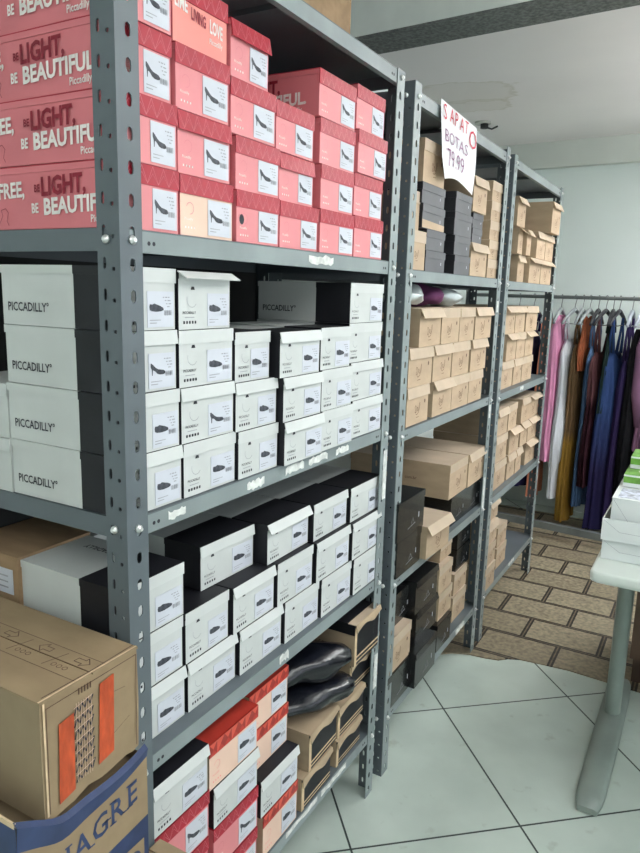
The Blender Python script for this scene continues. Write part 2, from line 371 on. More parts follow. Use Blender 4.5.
def rack(label, y0, y1, H, shelves, D=.42, mpost=M_STEEL, stick=()):
    r = empty('steel_shelving_rack', (0, y0, 0)); tag(r, label, 'shelving rack', 'grey steel racks')
    Wd = y1 - y0
    for (xc, yc, sx, sy) in ((0,0,-1,1),(0,Wd,-1,-1),(-D,0,1,1),(-D,Wd,1,-1)):
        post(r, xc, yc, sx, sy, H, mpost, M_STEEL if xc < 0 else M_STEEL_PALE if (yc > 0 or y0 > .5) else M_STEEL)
    for z in shelves:
        mb = MB(); h = .0155; e = .0025
        x0, x1, a, b_ = -D+e, -e, e, Wd-e
        mb.box(x0, x1, a, b_, z+h-.002, z+h, M_STEEL)
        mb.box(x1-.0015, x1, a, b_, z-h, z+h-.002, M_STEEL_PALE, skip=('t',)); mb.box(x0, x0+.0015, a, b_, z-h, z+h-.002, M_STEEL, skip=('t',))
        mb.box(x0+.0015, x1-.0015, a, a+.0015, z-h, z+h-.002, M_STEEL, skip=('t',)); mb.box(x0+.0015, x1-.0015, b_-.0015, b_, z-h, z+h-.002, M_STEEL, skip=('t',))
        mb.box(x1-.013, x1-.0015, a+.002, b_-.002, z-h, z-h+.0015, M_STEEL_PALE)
        mb.box(x0+.04, x1-.02, Wd/2-.02, Wd/2+.02, z+h-.012, z+h-.002, M_STEEL)   # stiffening rib beneath
        for yy in (.058, .068, Wd-.058, Wd-.068): mb.cyl((x1+.0002, yy, z-.002), (-1,0,0), .0032, .0004, M_INK, 8)
        mb.build('shelf', r)
        for (yy) in (PW*.5, Wd-PW*.5):
            bb = MB(); bb.tube([(.0002,yy,z),(.004,yy,z),(.0041,yy,z),(.008,yy,z)], [.0062,.0062,.003,.003], M_BOLT, 8); bb.build('bolt', r)
        bb = MB(); bb.tube([(-PW*.55,-.0002,z),(-PW*.55,-.0042,z),(-PW*.55,-.0043,z),(-PW*.55,-.0075,z)], [.006,.006,.003,.003], M_BOLT, 8); bb.build('bolt', r)
    rr = random.Random(int(y0*100)+5)
    for (ya, yb, z, dz) in stick:                                       # scraps of old paper labels on shelf lips
        mb = MB(); k = 9
        top = [(-.0022, ya+(yb-ya)*i/k, z+dz/2-rr.random()*dz*.3) for i in range(k+1)]; bot = [(-.0022, ya+(yb-ya)*i/k, z-dz/2+rr.random()*dz*.3) for i in range(k, -1, -1)]
        mb.slab(top+bot, (.0005,0,0), M_TORN); mb.build('label_scrap', r)
    return r

S1 = dict(z=[1.888, 1.457, 1.045, .640, .187]); S2 = dict(z=[1.873, 1.443, 1.017, .593, .182]); S3 = dict(z=[1.874, 1.440, 1.010, .590, .190])
r1 = rack('nearest grey steel rack filled with pink and white shoe boxes', 0, .92, 1.905, S1['z'],
     stick=((.50,.60,1.458,.022),(.30,.355,1.042,.022),(.43,.50,1.045,.02),(.52,.60,1.045,.02),(.64,.70,1.045,.018),(.42,.455,.642,.024),(.46,.60,.193,.018),(.62,.75,.190,.02),(.36,.40,.190,.02),(.09,.13,1.045,.018)))
for za, zb in ((.87, 1.0), (.33, .43)): mb = MB(); mb.box(.0001, .0012, .895, .915, za, zb, M_TORN); mb.build('label_strip', r1)
r2_ = rack('middle grey steel rack of kraft and black shoe boxes with poster', .985, 1.87, 1.906, S2['z'], stick=((1.62-.985,1.72-.985,.18,.026),))
for za, zb in ((1.34, 1.38), (.95, 1.0), (.6, .72)): mb = MB(); mb.box(.0001, .0012, .85, .868, za, zb, M_TORN); mb.build('label_strip', r2_)
mb = MB(); mb.box(-.4195, -.4165, .003, .88, 1.30+.16, 1.872, mat('rear_shade_black', (.02,.021,.021), .8)); mb.build('shade_sheet', r2_)  # added dark sheet, stands for the shade at the back of the top bay
mb = MB(); mb.box(-.4195, -.4165, .003, .917, .16, 1.90, mat('rear_shade_black', (.02,.021,.021), .8)); mb.build('shade_sheet', r1)  # added dark sheet in place of the deep shade behind the whole rack
r3_ = rack('farthest grey steel rack of kraft shoe boxes beside the clothes rail', 1.933, 2.81, 1.90, S3['z'], stick=((2.35-1.933,2.45-1.933,.195,.022),(2.3-1.933,2.36-1.933,1.012,.02)))

# ------------------------------------------------------------------ shoe boxes
ORD = ['', 'first', 'second', 'third', 'fourth', 'fifth', 'sixth', 'seventh']
FLAT = [(0,.62),(.04,.9),(.2,.86),(.35,.98),(.52,.86),(.75,.72),(.95,.52),(1,.36),(.97,.2),(.8,.1),(.45,.05),(.15,.12),(.02,.25)]
PUMP = [(0,1.0),(.06,1.02),(.18,.88),(.34,.66),(.5,.52),(.7,.47),(.9,.42),(1,.28),(.99,.16),(.85,.08),(.62,.08),(.45,.16),(.3,.36),(.2,.46),(.15,.44),(.13,.05),(.08,.05),(.07,.5),(.0,.74)]
def sticker(w, x, lw=.062, z0=.004, z1=.056, kind='flat', right=None):
    mb = MB(); F = lambda a, b: (x+.0009, a, b)
    r = w/2 - .004 if right is None else right; l = r - lw
    mb.box(x, x+.0006, l, r, z0, z1, M_STICK)
    sh = PUMP if kind == 'pump' else FLAT; h = z1 - z0
    sw, shh = lw*(.56 if kind == 'pump' else .54), h*(.36 if kind == 'pump' else .25)
    mb.poly([F(l+lw*.07+a*sw, z0+h*(.36 if kind == 'pump' else .42)+b*shh) for a, b in sh], M_SHOE)
    for i, (a, b, c) in enumerate(((.58,.84,.64),(.67,.84,.76),(.79,.84,.84),(.66,.75,.72),(.76,.75,.88),(.70,.66,.76),(.80,.66,.90),(.74,.58,.84))):
        mb.poly([F(l+lw*a, z0+h*(b-.018)), F(l+lw*c, z0+h*(b-.018)), F(l+lw*c, z0+h*(b+.012)), F(l+lw*a, z0+h*(b+.012))], M_INKG)
    for i in range(11):
        a = .62 + i*.028; b = a + (.016 if i % 3 else .010)
        mb.poly([F(l+lw*a, z0+h*.33), F(l+lw*b, z0+h*.33), F(l+lw*b, z0+h*.47), F(l+lw*a, z0+h*.47)], M_INK if i % 2 else M_INKG)
    for (a, b, c) in ((.08,.2,.5),(.08,.12,.34)):
        mb.poly([F(l+lw*a, z0+h*(b-.012)), F(l+lw*c, z0+h*(b-.012)), F(l+lw*c, z0+h*(b+.012)), F(l+lw*a, z0+h*(b+.012))], M_INKG)
    return mb
def arc(cy, cz, r, a0, a1, n=9, sy=1): return [(cy+math.cos(a0+(a1-a0)*i/n)*r*sy, cz+math.sin(a0+(a1-a0)*i/n)*r) for i in range(n+1)]

def lid_mesh(L, w, h, sk, skf, flap, mtop, mside, mfront, mtopf=None, xs=None, deco=None, ov=.0015, th=.0016, mrear=None, warp=0.0):
    """lid: top sheet, side and rear skirts, front skirt tilted outwards by flap"""
    mb = MB(); y0, y1 = -w/2-ov, w/2+ov; x0, x1 = -L-ov, .0015
    xs = xs if xs is not None else x0
    for (xa, xb, mm, ms) in ((x0, xs, mrear or mtop, mrear or mside), (xs, x1, mtop, mside)):
        if xb - xa < .001: continue
        mb.box(xa, xb, y0, y1, h-th, h, mm)
        mb.box(xa, xb, y0, y0+th, h-sk, h-th, ms); mb.box(xa, xb, y1-th, y1, h-sk, h-th, ms)
    mb.box(x0, x0+th, y0+th, y1-th, h-sk, h-th, mrear or mside)
    s, c = math.sin(flap), math.cos(flap); k = 5
    def F(a, b, d=0.0):     # a along y, b downwards from the top front edge
        bb = b + warp*math.sin(a*70)*b*4
        return (x1 + .0002 + bb*s + d*c, a, h - bb*c + d*s)
    e = .002*flap
    A = [F(y0-e + (y1-y0+2*e)*i/k, 0) for i in range(k+1)]; B = [F(y0-e + (y1-y0+2*e)*i/k, skf) for i in range(k+1)]
    mb.slab(A + B[::-1], (-th*c, 0, -th*s) if flap else (-th,0,0), mfront, M_KRAFT_EDGE if mfront is M_KRAFT_LID else None)
    if deco: deco(mb, F, y0, y1, skf)
    return mb

def zig(mb, F, y0, y1, sk):
    rr = random.Random(int((y1-y0)*9999)); per = .021
    n = int((y1-y0)/per*2)
    for (lo, hi, wd, ph) in ((.06,.90,.0007,0),(.40,.92,.0005,0)):
        pts = [(y0+.001+(y1-y0-.002)*i/n, sk*(hi if (i+ph) % 2 else lo)) for i in range(n+1)]
        mb.stroke(pts, wd, M_REDLT, lambda a, b: F(a, b, .0004))
def facet(mb, F, y0, y1, sk):
    n = 7; q = (y1-y0)/n
    for i in range(n):
        a = y0+q*i; b = a+q; c = (a+b)/2
        mb.poly([F(a,0.0005,.0004), F(c,sk*.5,.0004), F(a,sk*.98,.0004)], M_ORED2 if i % 2 else M_ORED3)
        mb.poly([F(b,0.0005,.0004), F(b,sk*.98,.0004), F(c,sk*.5,.0004)], M_ORED3)
        mb.poly([F(a,0.0005,.0005), F(b,0.0005,.0005), F(c,sk*.5,.0005)], M_ORED2)

def squiggle(mb, F, c, z, s):
    # small swirling line drawing printed on the kraft fronts
    mb.stroke([(c+x*s, z+y*s) for x, y in ((-1.0,.3),(-.9,.6),(-.6,.5),(-.75,.0),(-.95,-.3),(-.6,-.4),(-.35,.0),(-.2,.35),(0,.2),(-.1,-.1),(.15,-.25),(.4,.05),(.5,.5),(.62,.9),(.75,.55),(.6,.1),(.3,-.45),(-.2,-.65),(-.6,-.6))], s*.09, M_LOGO, F)
    mb.stroke([(c-.45*s, z-1.05*s),(c+.5*s, z-1.0*s)], s*.08, M_LOGO, F)

def box_body(L, w, h, mside, mfront, bsplit=None, mrear=None, sk=.02, top=True):
    mb = MB(); hb = h - .0022
    if bsplit:
        mb.box(-L, -bsplit, -w/2, w/2, 0, hb, mrear); mb.box(-bsplit, 0, -w/2, w/2, 0, hb, mside, front=mfront)
    else: mb.box(-L, 0, -w/2, w/2, 0, hb, mside, front=mfront)
    return mb

G = {}
def place(kind, y0, y1, z, h, x=-.006, yaw=0, flap=0.0, L=None, style='', lab=None, group=None, tx=0.0):
    gap = .004
    w = (y1-y0) - gap; yc = (y0+y1)/2
    rr = random.Random(int(y0*1e4+z*1e3)); yaw += (rr.random()-.5)*.018
    r = empty('shoe_box', (x, yc, z), yaw)
    F = lambda a, b: (.0007, a, b)
    if kind == 'white':
        L = L or .245
        mb = box_body(L, w, h, M_BLACK, M_WHITE, .088, M_WHITE)
        q = -w/2
        if style != 'narrow':
            mb.poly([F(q+.028,h-.028),F(q+.038,h-.028),F(q+.036,h-.023),F(q+.030,h-.023)], M_INK)
            mb.stroke(arc(q+.031, h*.52, .012, -.2*PI, 1.1*PI*-1, 10), .0008, M_INKG, F)
            mb.text('PICCADILLY', lambda a, b: F(q+.009+a, h*.27+b), .0058, M_INK, .01)
            mb.stroke([(q+.014, h*.21),(q+.036, h*.21)], .0012, M_INKG, F)
            for i in range(5): mb.poly([F(q+.010+i*.0068, h*.10), F(q+.0138+i*.0068, h*.10), F(q+.0138+i*.0068, h*.15), F(q+.010+i*.0068, h*.15)], M_INK)
        for sg in (-1, 1):        # lettering on both long sides
            yy = sg*(w/2+.0006)
            fn = (lambda a, b: (-.232+a, yy, h*.24+b)) if sg < 0 else (lambda a, b: (-.100-a, yy, h*.24+b))
            if style != 'topletter': mb.text('PICCADILLY\u00b0', fn, .0185, M_INK, .016, xs=.86)
        body = mb.build('body', r)
        lm = lid_mesh(L, w, h, .012, .021, flap, M_BLACK, M_BLACK, M_WHITE_LID, xs=-.088, mrear=M_WHITE)
        if style == 'topletter': lm.text('PICCADILLY', lambda a, b: (-.105-a, w*.28-b, h+.0006), .0185, M_INK, .016, xs=.86)
        lm.build('lid', r)
        sticker(w, .0004, .056 if w < .13 else .064, kind='pump' if style == 'pump' else 'flat').build('label', body)
    elif kind in ('pink', 'coraltext', 'cream', 'creamzig'):
        L = L or .25
        fr = {'pink': M_PINK, 'coraltext': M_CORAL, 'cream': M_CREAM, 'creamzig': M_CREAM}[kind]
        sd = M_PINKSIDE if kind in ('pink', 'coraltext') else M_KRAFT_FRONT
        if style == 'creamfront': fr = M_CREAM
        mb = box_body(L, w, h, sd, fr); q = -w/2
        if kind == 'coraltext':
            mb.text('LIME', lambda a, b: F(q+.004+a, h*.55+b-.10*a), .026, M_TXTW, .03, xs=.55)
            mb.text('LIVING', lambda a, b: F(q+.040+a, h*.46+b-.10*a), .022, M_REDDK, .03, xs=.5)
            mb.text('LOVE', lambda a, b: F(q+.083+a, h*.40+b-.10*a), .026, M_TXTW, .03, xs=.5)
            mb.text('Piccadilly', lambda a, b: F(q+.082+a, h*.22+b), .011, M_TXTW, .01, xs=.8)
        else:
            mb.stroke(arc(q+.022, h*.46, .0085, -.5*PI, .9*PI, 12), .0009, M_REDLT if kind == 'pink' else M_CORAL, F)
            if style == 'hole': mb.poly([F(a, b) for a, b in arc(q+.014, h*.44, .0085, 0, 2*PI, 11, .8)], M_INK)
            mb.text('Piccadilly', lambda a, b: F(q+.009+a, h*.26+b), .0055, M_TXTW if kind == 'pink' else M_CORAL, .005)
            for i in range(4): mb.poly([F(q+.010+i*.0068, h*.12), F(q+.0128+i*.0068, h*.12), F(q+.0128+i*.0068, h*.155), F(q+.010+i*.0068, h*.155)], M_TXTW if kind == 'pink' else M_CORAL)
        if kind in ('pink', 'coraltext'):
            yy = -w/2-.0017-.0006
            def sf(x0, z0, sl=.03): return lambda a, b: (x0+a, yy, z0+b+sl*a)
            mb.text('FREE,', sf(-.272+tx, h*.50), .030, M_TXTW, .03, xs=.86)
            mb.text('BE', sf(-.193+tx, h*.58), .014, M_REDDK, .03, xs=.85)
            mb.text('LIGHT,', sf(-.178+tx, h*.52), .035, M_REDDK, .035, xs=.86)
            mb.text('BE', sf(-.200+tx, h*.25), .019, M_TXTW, .03, xs=.75)
            mb.text('BEAUTIFUL.', sf(-.174+tx, h*.22), .031, M_TXTW, .035, xs=.92)
            mb.text('Piccadilly', sf(-.080+tx, h*.08), .014, M_TXTW, .02, xs=.85)
            mb.stroke([(-.245,.006),(-.235,.02),(-.238,.028),(-.228,.03),(-.222,.024),(-.226,.012),(-.222,.006)], .0009, M_REDDK, lambda a, b: (a, yy, b))
        body = mb.build('body', r)
        red = kind in ('pink', 'coraltext', 'creamzig')
        lid_mesh(L, w, h, .010, .027, flap, M_RED if red else M_ORED, sd, M_RED if red else M_ORED, deco=zig if red else facet).build('lid', r)
        if kind != 'coraltext': sticker(w, .0004, .050 if w < .12 else .060, kind='flat' if style == 'flat' else 'pump' if red else 'flat', z0=.004, z1=h*.66).build('label', body)
    elif kind == 'kraft':
        L = L or .27
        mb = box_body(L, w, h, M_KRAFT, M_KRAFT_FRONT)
        squiggle(mb, F, (rr.random()-.6)*w*.12, h*.38, min(w, .2)*.13)
        if style != 'nohole': mb.poly([F(a, b) for a, b in arc(w*.33, h*.56, .006, 0, 2*PI, 11, .7)], M_BROWNINK)
        if style == 'com': mb.text('com.br', lambda a, b: (-.155+a, -w/2-.0006, h*.36+b), .022, M_BROWNINK, .01)
        if style in ('side',): mb.text('com.br', lambda a, b: (-.16+a, -w/2-.0006, h*.45+b), .015, M_BROWNINK, .01)
        body = mb.build('body', r)
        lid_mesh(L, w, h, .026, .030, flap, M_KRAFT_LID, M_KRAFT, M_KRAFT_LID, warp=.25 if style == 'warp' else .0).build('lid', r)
    elif kind in ('grey', 'black'):
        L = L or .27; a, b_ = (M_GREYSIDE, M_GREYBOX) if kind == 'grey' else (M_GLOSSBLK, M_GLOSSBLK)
        mb = box_body(L, w, h, a, b_)
        mb.poly([F(w*.28,h*.34),F(w*.28+.004,h*.34),F(w*.28+.004,h*.48),F(w*.28,h*.48)], M_STICK)
        if kind == 'black':
            mb.stroke([(-w*.12,h*.2),(w*.16,h*.26)], .0016, M_INKG, F)
            mb.stroke([(0,h*.28),(.012,h*.42),(.02,h*.3)], .0014, M_INKG, F)
        if style == 'kraftstrip': mb.poly([F(-w/2,0.001),F(w/2,0.001),F(w/2,h*.28),F(-w/2,h*.36)], M_KRAFT_FRONT)
        body = mb.build('body', r)
        lid_mesh(L, w, h, .018, .020, flap, a, a, b_).build('lid', r)
    elif kind == 'striped':       # kraft box with black front and pale diagonal bands, wavy lid lip
        L = L or .26
        mb = box_body(L, w, h, M_KRAFT, M_BLACK)
        for zb, th in ((.07,.035),(.17,.045)):
            mb.poly([F(-w/2,h*zb),F(w/2,h*zb),F(w/2,h*(zb+th)),F(-w/2,h*(zb+th))], M_KRAFT_EDGE)
        if style == 'com': 
            mb.text('w.com.br', lambda a, b: (-.125+a, -w/2-.0006, h*.34+b), .020, M_BROWNINK, .01)
        mb.poly([F(-w/2,0),F(-w/2+.012,0),F(-w/2+.012,h-.01),F(-w/2,h-.01)], M_KRAFT_EDGE)
        body = mb.build('body', r)
        lm = MB(); th = .0018; y0_, y1_ = -w/2-.0015, w/2+.0015
        tm = M_BLACK if style == 'com' else M_KRAFT
        if style == 'com':
            lm.box(-L, -.02, y0_, y1_, h-th, h, tm); lm.box(-.02, .002, y0_, y1_, h-th, h, M_KRAFT_LID)
        else: lm.box(-L, .002, y0_, y1_, h-th, h, tm)
        lm.box(-L, 0, y0_, y0_+th, h-.03, h-th, tm); lm.box(-L, 0, y1_-th, y1_, h-.03, h-th, tm)
        k = 10; base = [.022,.017,.013,.011,.012,.016,.021,.023,.019,.014,.011]
        A = [(.003, y0_+(y1_-y0_)*i/k, h) for i in range(k+1)]; B = [(.006, y0_+(y1_-y0_)*i/k, h-base[i]) for i in range(k+1)]
        lm.slab(A+B[::-1], (.0015,0,0), M_KRAFT); lm.build('lid', r)
    names = {'white': 'white shoe box', 'pink': 'pink shoe box', 'coraltext': 'coral shoe box', 'cream': 'cream shoe box', 'creamzig': 'cream shoe box', 'kraft': 'kraft shoe box', 'grey': 'charcoal shoe box', 'black': 'glossy black shoe box', 'striped': 'kraft striped shoe box'}
    tag(r, names[kind] + ', ' + lab, 'shoe box', group)
    return r

# list entries: (kind, y0, y1, bottom, height, column, row, options)
def stack(items, where, group):
    for it in items:
        kind, y0, y1, z, h, c, rw = it[:7]; op = dict(it[7])
        lab = op.pop('lab', None) or ('%s column, %s up, %s' % (ORD[c], ORD[rw], where))
        place(kind, y0, y1, z, h, lab=lab, group=group, **op)

# rack one, uppermost bay: pink boxes
b0 = S1['z'][1] + .0165
P = []
cols = {1: [(.004,.127),(.004,.124),(.004,.116),(.004,.114)], 2: [(.129,.262),(.125,.252),(.119,.247),(.117,.246)], 3: [(.265,.397),(.266,.398),(.250,.380),(.249,.358)],
        4: [(.400,.542),(.400,.523),(.382,.513)], 5: [(.547,.694),(.549,.692),(.545,.696),(.533,.690)], 6: [(.697,.848),(.699,.842),(.701,.846),(.695,.838)]}
pit = {1: .0892, 2: .0882, 3: .0843, 4: .083, 5: .0853, 6: .0885}
for c, L in cols.items():
    for i, (a, b_) in enumerate(L):
        kd = 'pink'; op = {'x': -.005 - rnd.random()*.006}
        if c == 1: op['tx'] = (.03,.014,0,-.004)[i]
        if c == 2 and i == 0: op['style'] = 'creamfront'
        if c == 3 and i == 0: op['style'] = 'hole'
        if c == 2 and i == 3: kd = 'coraltext'
        if c == 3 and i == 3: op['flap'] = .18
        if (c, i) in ((2,1),(4,1)): op['flap'] = .12
        P.append((kd, a, b_, b0 + i*pit[c], pit[c]-.001, c, i+1, op))
stack(P, 'pink bay, nearest rack', 'pink shoe boxes in the top bay of the nearest rack')

# rack one, second bay: white boxes
b0 = S1['z'][2] + .0165; P = []
cols = {1: [(.004,.131),(.004,.127),(.004,.123),(.004,.122)], 2: [(.131,.272),(.127,.264),(.123,.262),(.123,.256)], 3: [(.273,.402),(.265,.396),(.263,.373)],
        4: [(.404,.555),(.398,.547),(.383,.536)], 5: [(.556,.700),(.548,.686),(.538,.672)], 6: [(.716,.876),(.698,.870),(.684,.860),(.685,.858)]}
pit = {1: .0905, 2: .0900, 3: .0875, 4: .0865, 5: .0875, 6: .0890}
for c, L in cols.items():
    for i, (a, b_) in enumerate(L):
        op = {'x': {1: -.009, 2: -.007, 3: -.003, 4: .010, 5: .008, 6: -.002}[c] - rnd.random()*.003}
        if (c, i) in ((1,2),(2,1)): op['style'] = 'pump'
        if (c, i) == (2, 3): op['flap'] = 1.05
        elif c == 4: op['flap'] = .22
        elif rnd.random() < .3: op['flap'] = .12
        P.append(('white', a, b_, b0 + i*pit[c], pit[c]-.001, c, i+1, op))
stack(P, 'second bay, nearest rack', 'white shoe boxes in the second bay of the nearest rack')

# rack one, third bay: white boxes, loose top row
b0 = S1['z'][3] + .0165; P = []
cols = {1: [(.010,.157),(.010,.153),(.010,.156)], 2: [(.160,.303),(.155,.280)], 3: [(.306,.456),(.284,.426)], 4: [(.458,.603),(.428,.571)], 5: [(.605,.752),(.577,.738)], 6: [(.754,.908),(.741,.900)]}
for c, L in cols.items():
    for i, (a, b_) in enumerate(L):
        op = {'x': {1: -.030, 2: -.028, 3: -.022, 4: -.016, 5: -.010, 6: -.004}[c]}
        if rnd.random() < .5: op['flap'] = .10 + rnd.random()*.2
        if c == 1 and i == 2: op['style'] = 'topletter'
        P.append(('white', a, b_, b0 + i*.0955, .0945, c, i+1, op))
for j, (a, b_, x, z, yw, fp) in enumerate(((.238,.402,-.060,0,-.02,.1),(.408,.574,-.030,0,.0,.5),(.577,.738,-.020,0,0,.12),(.741,.910,-.012,0,0,.1))):
    P.append(('white', a, b_, b0 + .1915, .0855, j+2, 3, {'x': x, 'yaw': yw, 'flap': fp}))
stack(P, 'third bay, nearest rack', 'white shoe boxes in the third bay of the nearest rack')

# rack one, bottom bay
b0 = S1['z'][4] + .0165; H9 = .0965; P = []
P += [('pink', .050, .190, b0, H9-.001, 1, 1, {'lab': 'bottom of the left stack, bottom bay, nearest rack'}), ('pink', .050, .190, b0+H9, H9-.001, 1, 2, {'lab': 'second up in left stack, bottom bay, nearest rack', 'style': 'flat'}),
      ('pink', .050, .192, b0+2*H9, H9-.001, 1, 3, {'lab': 'just beneath white box, left stack, bottom bay', 'style': 'pump'}), ('white', .046, .189, b0+3*H9, H9-.001, 1, 4, {'flap': .2, 'lab': 'topping the left pink stack, bottom bay, nearest rack'})]
P += [('pink', .204, .350, b0, H9-.001, 2, 1, {'lab': 'lowest of second stack, bottom bay, nearest rack'}), ('pink', .204, .351, b0+H9, .0955, 2, 2, {'lab': 'under a white box, second stack, bottom bay'}),
      ('white', .204, .350, b0+2*H9, .0875, 2, 3, {'flap': .25, 'lab': 'between pink and cream boxes, second stack, bottom bay'}), ('cream', .192, .347, b0+2*H9+.0885, .0955, 2, 4, {'lab': 'orange-red lid, topping second stack, bottom bay, nearest rack'})]
P += [('cream', .370, .512, b0, .1, 3, 1, {'lab': 'red-brown lid, bottom of third stack, bottom bay, nearest rack'}), ('white', .362, .510, b0+.101, .088, 3, 2, {'flap': .2, 'lab': 'black top showing, second up in third stack, bottom bay'}),
      ('cream', .362, .508, b0+.1915, .0955, 3, 3, {'x': -.034, 'lab': 'orange-red lid, set back on third stack, bottom bay'}), ('cream', .355, .506, b0+.288, .090, 3, 4, {'x': -.034, 'lab': 'orange-red lid, highest in third stack under the shelf'})]
P += [('striped', .528, .672, b0, .086, 4, 1, {'lab': 'black front, lowest beside the cream stack'}), ('striped', .555, .700, b0+.087, .098, 4, 2, {'lab': 'black front, directly under the black bags', 'yaw': .03}),
      ('striped', .706, .845, b0, .076, 5, 1, {'lab': 'black front, floor of bay by the rack post', 'x': -.01}), ('striped', .712, .862, b0+.077, .085, 5, 2, {'x': -.012, 'lab': 'black front, second up by the rack post'}),
      ('striped', .786, .912, b0+.163, .082, 5, 3, {'x': -.02, 'lab': 'wavy lid, under the box with black lid'}), ('striped', .768, .914, b0+.253, .116, 5, 4, {'x': .0, 'style': 'com', 'lab': 'black lid and web address, top of bottom bay'})]
stack(P, '', 'shoe boxes in the bottom bay of the nearest rack')

# odd white boxes lying crosswise at the back of rack one
def back_box(x0, y0, z, h, yaw, lab):
    r = empty('shoe_box', (x0, y0, z), yaw); tag(r, lab, 'shoe box', 'white boxes behind the front row')
    mb = box_body(.24, .145, h, M_WHITE, M_WHITE); mb.build('body', r)
    lid_mesh(.24, .145, h, .012, .02, .1, M_WHITE, M_WHITE, M_WHITE_LID).build('lid', r)
b0 = S1['z'][2] + .0165
back_box(-.402+.145/2, .004, b0, .088, -PI/2, 'plain white shoe box behind lowest side-lettered box, second bay')
back_box(-.402+.145/2, .004, b0+.0895, .088, -PI/2, 'plain white shoe box, second up behind the side-lettered boxes')
b0 = S1['z'][3] + .0165
back_box(-.402+.14/2, .004, b0+.0, .095, -PI/2, 'plain white shoe box at back corner, bottom, third bay')
back_box(-.402+.14/2, .004, b0+.096, .095, -PI/2, 'plain white shoe box at back corner, middle, third bay')
back_box(-.402+.14/2, .252, b0+.0, .095, -PI/2, 'plain white shoe box in back row, bottom, right of corner')
back_box(-.402+.14/2, .252, b0+.096, .095, -PI/2, 'plain white shoe box in back row, middle, right of corner')
back_box(-.402+.14/2, .172, b0+.192, .088, -PI/2, 'white shoe box with raised lid at back, topmost, third bay')
r_ = empty('cardboard_box', (-.333, .083, b0+.192)); tag(r_, 'small brown cardboard box with white address label, left photo edge, third bay', 'cardboard box')
mb = MB(); mb.box(-.075, .075, -.077, .077, 0, .096, M_KRAFT_DK); mb.build('body', r_)
mb = MB(); mb.box(-.076, .076, -.078, .078, .0962, .099, M_KRAFT_DK); mb.build('top_flap', r_)
mb = MB(); mb.box(-.060, .062, -.0785, -.0775, .030, .074, M_STICK)
for k in range(3): mb.box(-.04, .05, -.0789, -.0785, .04+k*.01, .0425+k*.01, M_INKG)
mb.build('address_label', r_)

# two shiny black bundles on the striped boxes
def blob(name, cx, cy, cz, L, ry, rz, m, seed, parent=None, bend=0.0, nu=18, nv=16, lump=.12, rz_=0.0):
    mb = MB(); rr = random.Random(seed); ph = [rr.random()*6 for _ in range(6)]; R = []
    for i in range(nu+1):
        t = i/nu; p = min(1, math.sin(PI*min(max(t, .0), 1))**.45 if 0 < t < 1 else 0); x = (t-.5)*L; ring = []
        for k in range(nv):
            a = 2*PI*k/nv; q = 1 + lump*math.sin(a*3+ph[0]+t*7) + lump*.6*math.sin(a*5+ph[1]-t*11) + lump*.5*math.sin(t*19+ph[2])
            ring.append(mb.pt((x, math.cos(a)*ry*p*q + bend*math.sin(t*PI), max(-rz, math.sin(a)*rz*p*q))))
        R.append(ring)
    for i in range(nu):
        for k in range(nv): mb.face((R[i][k],R[i][(k+1) % nv],R[i+1][(k+1) % nv],R[i+1][k]), m, True)
    return mb.build(name, parent, (cx, cy, cz), rz_)
o = blob('black_bag', -.092, .625, .430, .34, .075, .038, M_BAG, 3, rz_=.93); tag(o, 'shiny black plastic bundle lying lower, directly on the striped kraft boxes', 'bag', 'black plastic bundles')
o = blob('black_bag', -.105, .612, .5085, .36, .080, .038, M_BAG, 9, rz_=.98); tag(o, 'shiny black plastic bundle on top of the other black bundle', 'bag', 'black plastic bundles')

# brown carton on top of rack one
def carton(name, x0, x1, y0, y1, z0, z1, label, m=M_KRAFT_DK, group=None, seam=True):
    r = empty(name, ((x0+x1)/2, (y0+y1)/2, z0)); tag(r, label, 'cardboard box', group)
    hx, hy, h = (x1-x0)/2, (y1-y0)/2, z1-z0
    mb = MB(); mb.box(-hx, hx, -hy, hy, 0, h-.003, m, top=m); mb.build('body', r)
    mb = MB()
    for s in (-1, 1): mb.box(-hx, hx, .0015 if s > 0 else -hy, hy if s > 0 else -.0015, h-.003, h, m)
    mb.build('top_flap', r)
    return r, hx, hy, h
carton('cardboard_box', -.36, -.018, .30, .672, 1.9045, 2.09, 'large plain brown cardboard box on top of the nearest rack')

# rack two; set-back boxes are spaced a little farther along the shelf
def adj(P, lo, hi):
    out = []
    for it in P:
        op = it[7]; k = 1 - op.get('x', -.006)/.7106 if op.get('x', 0) < .03 else 1
        a, b_ = [-.7023 + (y + .7023)*k for y in it[1:3]]
        d = max(0, lo-a) - max(0, b_-hi); a += d; b_ += d
        out.append((it[0], max(a, lo), min(b_, hi)) + tuple(it[3:]))
    return out
b0 = S2['z'][1] + .0165; P = []
P += [('kraft', .992, 1.107, b0, .100, 1, 1, {'lab': 'bottom left corner of top bay, middle rack', 'style': 'nohole'}), ('kraft', .99, 1.052, b0+.101, .1, 1, 2, {'lab': 'mostly behind the post, top bay, middle rack', 'x': -.02, 'style': 'nohole'})]
for i, (a, b_, h) in enumerate(((1.110,1.262,.056),(1.108,1.252,.054),(1.070,1.243,.062),(1.062,1.234,.053))):
    P.append(('grey', a, b_, b0 + (0,.057,.112,.175)[i], h, 1, i+1, {'x': -.012, 'lab': '%s in left dark stack, top bay, middle rack' % ('lowest', 'second up', 'third up', 'fourth up')[i], 'style': 'kraftstrip' if i == 2 else ''}))
P.append(('kraft', 1.062, 1.222, b0+.229, .108, 1, 5, {'x': -.012, 'lab': 'topping the left dark stack, beside the poster', 'flap': .0}))
